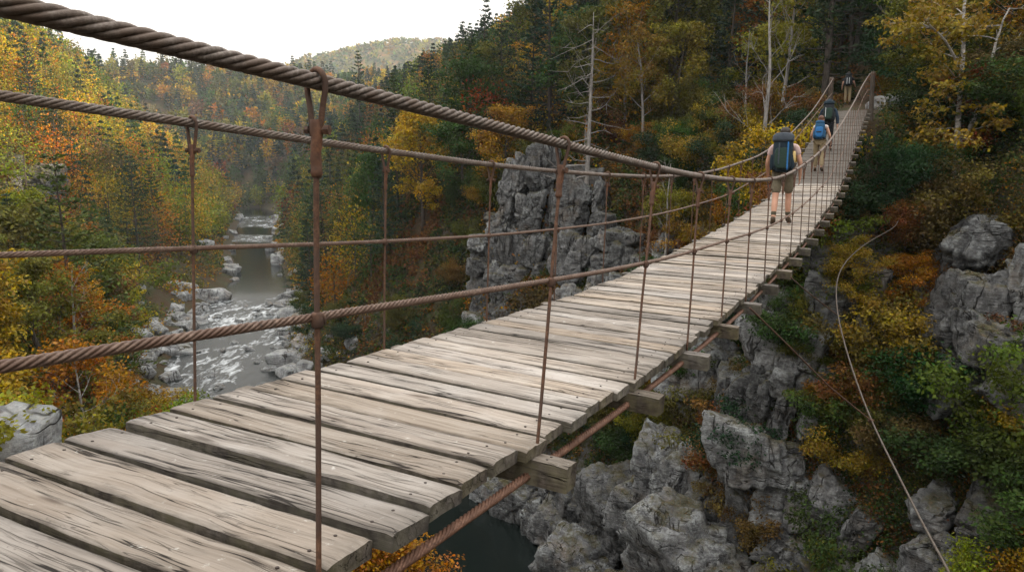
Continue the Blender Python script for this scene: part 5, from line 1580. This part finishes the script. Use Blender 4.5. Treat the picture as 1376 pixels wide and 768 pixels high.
def make_people():
    sk = mat_plain('skin', (.46, .25, .17), .55, .08, 20, .1); sk2 = mat_plain('skin fair', (.52, .30, .21), .55, .08, 20, .1)
    hair = mat_plain('dark hair', (.022, .016, .012), .6, .4, 90, .6); brown = mat_plain('auburn hair', (.085, .034, .017), .55, .4, 80, .6)
    black = cloth('black pack fabric', (.016, .019, .022)); navy = cloth('navy pack fabric', (.013, .024, .034)); blue = cloth('blue pack fabric', (.020, .075, .15)); bright = cloth('bright blue fabric', (.025, .12, .30))
    grey = cloth('slate fabric', (.045, .055, .068)); pale = cloth('pale webbing', (.42, .44, .46)); yellow = cloth('map sleeve', (.52, .38, .16)); green = cloth('dark green fabric', (.018, .036, .028))
    boot = mat_plain('boot leather', (.055, .036, .022), .7); sock = cloth('sock wool', (.07, .06, .04)); khaki = cloth('khaki cotton', (.22, .17, .10)); olive = cloth('olive cotton', (.135, .115, .078)); pink = cloth('faded pink shirt', (.46, .33, .31)); white = cloth('pale shirt', (.52, .46, .44)); jacket = cloth('navy jacket', (.017, .030, .050)); dark = cloth('charcoal trousers', (.018, .02, .024))
    def at(s, lat, dz=0.0): return tuple(bp(s, lat, deckz(s, lat)+.003+dz))
    person(dict(h=1.66, pos=at(13.45, 1.70), turn=2, label='hiker in olive shorts with big dark pack, nearest on the bridge', skin=sk, hair=hair, boot=boot, sock=sock, top=pink, bottom=olive, sleeve='short', legs='short', top_name='shirt',
        pose=dict(lleg=-11, lknee=9, rleg=19, rknee=16, larm=8, lelb=30, rarm=-2, relb=20, lean=5, sh=.20, out=.085, out2=.0),
        pack=dict(s=.98, dz=-.015, label='large dark expedition pack with a bright blue stripe', main=navy, lidm=grey, lid=(.185, .15, .095), front=green, strap=black,
                  extra=[((.10, -.135, -.02), (.014, .042, .25), bright, 'stripe'), ((.20, -.02, -.03), (.028, .05, .11), yellow, 'bottle'), ((-.05, -.168, .02), (.012, .012, .19), grey, 'stripe')])))
    person(dict(h=1.50, pos=at(21.9, 1.87), turn=-2, label='woman with long auburn hair, pale shirt and khaki trousers', skin=sk2, hair=brown, long=True, boot=boot, sock=sock, top=white, bottom=khaki, sleeve='none', legs='long', top_name='shirt',
        pose=dict(lleg=12, lknee=10, rleg=-8, rknee=8, larm=14, lelb=62, rarm=8, relb=35, lean=6, sh=.175, out=.10, out2=.02),
        pack=dict(s=.86, dz=.0, label='medium blue day pack with dark side pockets', main=blue, lidm=blue, lid=(.15, .12, .06), front=bright, strap=black, extra=[((.0, -.175, -.06), (.09, .012, .02), black, 'stripe')])))
    person(dict(h=1.58, pos=at(24.9, 1.92), turn=3, label='hiker in navy long-sleeved jacket and charcoal trousers', skin=sk, hair=hair, boot=boot, sock=sock, top=jacket, bottom=dark, sleeve='long', legs='long', top_name='jacket', cap=navy,
        pose=dict(lleg=-10, lknee=14, rleg=16, rknee=10, larm=10, lelb=25, rarm=-14, relb=14, lean=7, sh=.195, out=.09, out2=.01),
        pack=dict(s=1.0, dz=.02, label='black pack with a green front pocket', main=black, lidm=navy, front=green, strap=black, extra=[((-.09, -.17, -.02), (.010, .012, .16), pale, 'stripe')])))
    s4, l4 = 45.5, 2.6; p4 = bp(s4, l4); z4 = hz(p4[0], p4[1])
    person(dict(h=1.76, pos=(p4[0], p4[1], z4+.01), turn=0, label='hiker in khaki trousers standing on the trail past the bridge head', skin=sk2, hair=hair, boot=boot, sock=sock, top=dark, bottom=khaki, sleeve='short', legs='long', top_name='shirt',
        pose=dict(lleg=5, lknee=4, rleg=-3, rknee=3, larm=8, lelb=30, rarm=12, relb=55, lean=4, sh=.185, out=.11, out2=.03),
        pack=dict(s=.98, dz=.0, label='black pack with pale vertical webbing stripes', main=black, lidm=black, front=black, strap=black, extra=[((-.06, -.172, -.05), (.014, .012, .17), pale, 'stripe'), ((.06, -.172, -.05), (.014, .012, .17), pale, 'stripe')])))
# ------------------------------------------------------------------ put the place together
NTREES, NSHRUBS = 285, 292
GUY_MAIN = [(15.3, 29.0, -1.2), (14.6, 28.2, -1.5), (12.39, 24, -1.54), (9.32, 19.5, -1.64), (6.97, 15.5, -1.7), (5.7, 13, -1.79), (4.97, 11.2, -2.08), (4.43, 9.5, -2.41), (4.0, 8, -2.67), (3.73, 6.8, -2.86), (3.48, 5.9, -2.92), (3.33, 5.3, -2.96), (3.09, 4.6, -2.95), (2.7, 3.4, -2.9), (2.2, 2.2, -3.1)]
GUY_K = 8
GUY_A = [(2.14, 6.6, -1.15), (2.66, 7.0, -1.59), (3.3, 7.5, -2.14), (4.02, 8, -2.68)]
GUY_B = [(3.2, 8.47, -1.12), (3.96, 10, -1.48), (4.97, 11.2, -2.06)]
make_terrain(); make_river(); make_camera_and_light(); make_haze()
make_bridge(); make_guys()
build_protos()
HAND_TREES += [
    # kind, x, y, scale, colour, variant, label, turn, stretch
    ('twin', 17.35, 29.4, 1.0, 'amber', 0, 'tall white twin-stemmed birch with loose golden leaves above the right cliff', 0, 1.0),
    ('birch', 21.5, 30.5, 1.1, 'orange', 1, 'leaning pale birch at the far right edge of the cliff top', 2.2, 1.0),
    ('snag', 5.6, 56, 1.25, 'brown', 0, 'tall dead grey pine with short bare branches behind the middle outcrop', .4, 1.0),
    ('bare', 13.8, 42, 1.35, 'brown', 0, 'bare pale tree with a forked crown left of the bridge head', 1.0, 1.1),
    ('bare', 9.2, 45, 1.0, 'brown', 1, 'leaning bare white trunk among gold leaves left of the hikers', 2.0, 1.0),
    ('near', 8.0, 61, .72, 'gold', 0, 'small bright yellow tree at the cliff edge right of the dead pine', 1.0, 1.35),
    ('broad', -8.6, 72, 1.05, 'gold', 1, 'broad golden tree left of the grey middle outcrop', .2, 1.0),
    ('pine', -41, 205, 1.5, 'dark green', 0, 'tall dark pine rising over the ridge at the valley notch', .0, 1.2),
    ('pine', -8, 131, 1.05, 'dark green', 1, 'ragged pine on the skyline of the right hillside', .0, 1.15),
    ('near', 13.1, 27.9, .46, 'amber', 0, 'small amber tree on the cliff just left of the guy cable bend', .4, 1.0),
    ('near', 15.2, 27.4, .44, 'orange', 1, 'small orange tree in front of the right cliff blocks', 1.4, 1.0),
    ('near', 11.5, 28.5, .40, 'olive', 2, 'small olive tree right of the deck under the thin wire', 2.4, 1.1),
    ('near', 10.9, 29.9, .36, 'green', 0, 'small green tree hugging the cliff beside the deck crossbeams', 3.1, 1.1),
    ('near', 12.3, 29.2, .42, 'brown', 1, 'small brown tree on the slope below the bridge head', 4.0, 1.0),
    ('near', -4.5, 20.5, .85, 'orange', 2, 'orange leafy tree reaching up under the deck over the dark pool', 1.0, 1.0),
    ('bare', -21.0, 34.5, .95, 'brown', 1, 'bare white branching tree among golden leaves on the left bank', 1.2, 1.0),
    ('birch', -15.6, 27, .85, 'orange', 1, 'pale-trunked tree with orange leaves on the near left bank', 4.0, 1.0),
]
HAND_SHRUBS = [
    # x, y, z, scale, colour, variant, label
    (14.3, 26.9, None, 1.7, 'amber', 0, 'wide amber bush in the middle of the right cliff, right of the guy cable'),
    (12.1, 27.5, None, 1.5, 'green', 3, 'green bush under the crossing of the thin wire and guy cable'),
    (13.2, 26.7, None, 1.4, 'rust', 0, 'rust bush between the green bush and the guy cable on the cliff'),
    (10.3, 31.5, None, 1.7, 'rust', 1, 'wide rust-red bush above the broken ledges right of the crossbeams'),
    (11.1, 33.2, None, 1.3, 'brown', 2, 'brown twiggy bush just above the wide rust-red bush'),
    (7.7, 40.5, None, 1.5, 'yellow-green', 3, 'yellow-green bush clinging to the cliff right of the nearest crossbeam'),
    (16.1, 29.8, None, 1.5, 'brown', 2, 'brown bush below the white birch on the cliff brow'),
    (13.1, 29.0, None, 1.3, 'dark green', 3, 'dark green bush where the guy cable meets the far bank'),
    (12.6, 26.6, None, 1.2, 'amber', 1, 'small amber bush low on the cliff left of the guy cable'),
    (13.8, 25.2, None, 1.3, 'brown', 0, 'brown bush on the lowest right ledges beside the guy cable'),
]
HAND_BOULDERS = [
    (-9.95, 14.0, -5.35, 1.25, 0, .4, 'tall pale boulder beside the near left end of the deck', 'boulders beside the bridge', 1.35),
    (17.9, 36.0, None, 1.05, 1, .5, 'broad grey boulder right of the bridge head', 'boulders beside the bridge', .8),
    (19.2, 38.0, None, .95, 2, 1.1, 'leaning boulder behind the broad one at the bridge head', 'boulders beside the bridge', 1.0),
    (17.5, 37.0, None, .45, 3, 2.0, 'dark small boulder against the right head post', 'boulders beside the bridge', 1.0),
    (12.4, 38.0, None, 1.0, 4, 2.0, 'low grey boulder left of the bridge head', 'boulders beside the bridge', .8),
]
# rock faces
cliff(1, (-3.4, 59.2), (-1.4, 58.4), (-13, -12), (-6.5, -2.5), 1.6, 1.5, 'low left buttress of the grey mid-valley outcrop', (.0, .2, 0), (.2, 1), tall=1.7, thin=1.5, skip=0, back=True)
cliff(16, (-1.2, 58.2), (2.9, 57.4), (-12, -11), (2.3, 1.9), 2.0, 1.5, 'tallest grey outcrop, split into upright pillars, at mid-valley', (.0, .2, 0), (.2, 1), tall=2.5, thin=1.8, skip=0, back=True)
cliff(14, (4.3, 58.2), (6.8, 57.0), (-11, -9), (1.3, .2), 2.0, 1.3, 'second upright grey outcrop just right of the tallest one', (.0, .16, 0), (.2, 1), tall=2.2, thin=1.5, skip=0, snap=True, out=.7)
cliff(2, (6.8, 56.6), (11.8, 54.0), (-10, -7), (-1.2, -4.9), 2.2, 1.25, 'lower right shoulder of the grey mid-valley outcrop', (.0, .14, 0), (.3, 1), thin=1.4, skip=0, snap=True, out=.6)
cliff(17, (2.4, 56.6), (5.2, 56.0), (-12, -11), (-5.5, -4.5), 1.4, 1.1, 'broken foot of the grey mid-valley outcrop', (.0, .2, 0), (.2, 1), thin=1.6, back=True)
cliff(3, (9.3, 47.0), (11.6, 46.0), (-8, -7), (-3.2, -3.2), 1.2, .8, 'small grey crag left of the hikers under orange bushes', (0, .1, 0), (.3, 1), skip=0, snap=True, out=.9)
cliff(4, (8.6, 37.8), (12.6, 34.8), (-13, -12), (-4.0, -3.4), 1.6, 1.9, 'grey cliff face standing behind the deck crossbeams', (0, .16, 0), (.5, 1), tall=2.0, skip=0, snap=True, out=.35)
cliff(5, (-3.6, 47.6), (4.6, 40.0), (-22.6, -22.6), (-18.6, -17.6), 1.5, 1.7, 'rounded rock foot at the edge of the dark pool', (.1, .3, 0), (.6, .8), tall=1.3, snap=True, out=.3)
cliff(6, (3.2, 39.0), (9.6, 34.2), (-23.0, -22.8), (-15.6, -14.0), 3.4, 2.9, 'slanting grey slabs above the dark pool', (.3, .55, 0), (.6, .8), tall=1.9, skip=0, snap=True, out=.35)
cliff(7, (7.0, 36.4), (10.4, 33.4), (-17.5, -17), (-12.0, -12.6), 1.5, 2.1, 'pointed grey crag below the crossbeams', (.15, .4, 0), (.6, .8), tall=2.0, skip=0, snap=True, out=.45)
cliff(8, (11.0, 31.6), (15.6, 27.4), (-17.5, -15.5), (-11.0, -10.6), 2.2, 1.35, 'broken grey ledges at the bottom of the right cliff', (.1, .25, 0), (.7, .7), skip=.25, snap=True, out=.25)
cliff(9, (15.6, 27.4), (18.5, 24.0), (-15.5, -14.5), (-11.0, -10.0), 2.0, 1.3, 'tilted ledge rocks in the lower right corner', (.1, .35, 0), (.7, .7), skip=.3, snap=True, out=.2)
cliff(10, (16.2, 28.8), (17.4, 27.6), (-7.4, -7.2), (-2.0, -1.9), 1.3, 1.1, 'leaning grey pillar on the upper right cliff', (.1, .35, 0), (.7, .7), tall=2.2, snap=True, out=.55)
cliff(11, (17.3, 28.0), (20.8, 25.0), (-7.8, -7.4), (-1.9, -1.6), 1.5, 2.3, 'large square blocks of the upper right cliff', (.05, .2, 0), (.7, .7), tall=1.1, snap=True, out=.5)
cliff(12, (14.6, 31.8), (16.2, 30.2), (-7.0, -7.0), (-2.9, -3.0), 1.0, .75, 'narrow upright rock ribs below the birch', (.05, .12, 0), (.7, .7), tall=2.8, snap=True, out=.7)
cliff(15, (13.0, 32.6), (15.0, 31.2), (-10.5, -10.0), (-7.4, -6.8), 1.0, .9, 'small grey ledge among bushes under the narrow ribs', (.05, .2, 0), (.7, .7), tall=1.5, skip=.2, snap=True, out=.45)
cliff(13, (-76, 106), (-69, 108), (-4, -5), (3.0, 2.4), 3.0, 2.2, 'pinkish grey crag high among the left trees', (.0, .1, 0), (-.8, .5), tall=1.4)
forest(); shrubs_and_cover(); boulders(); make_people()
drop_unused()
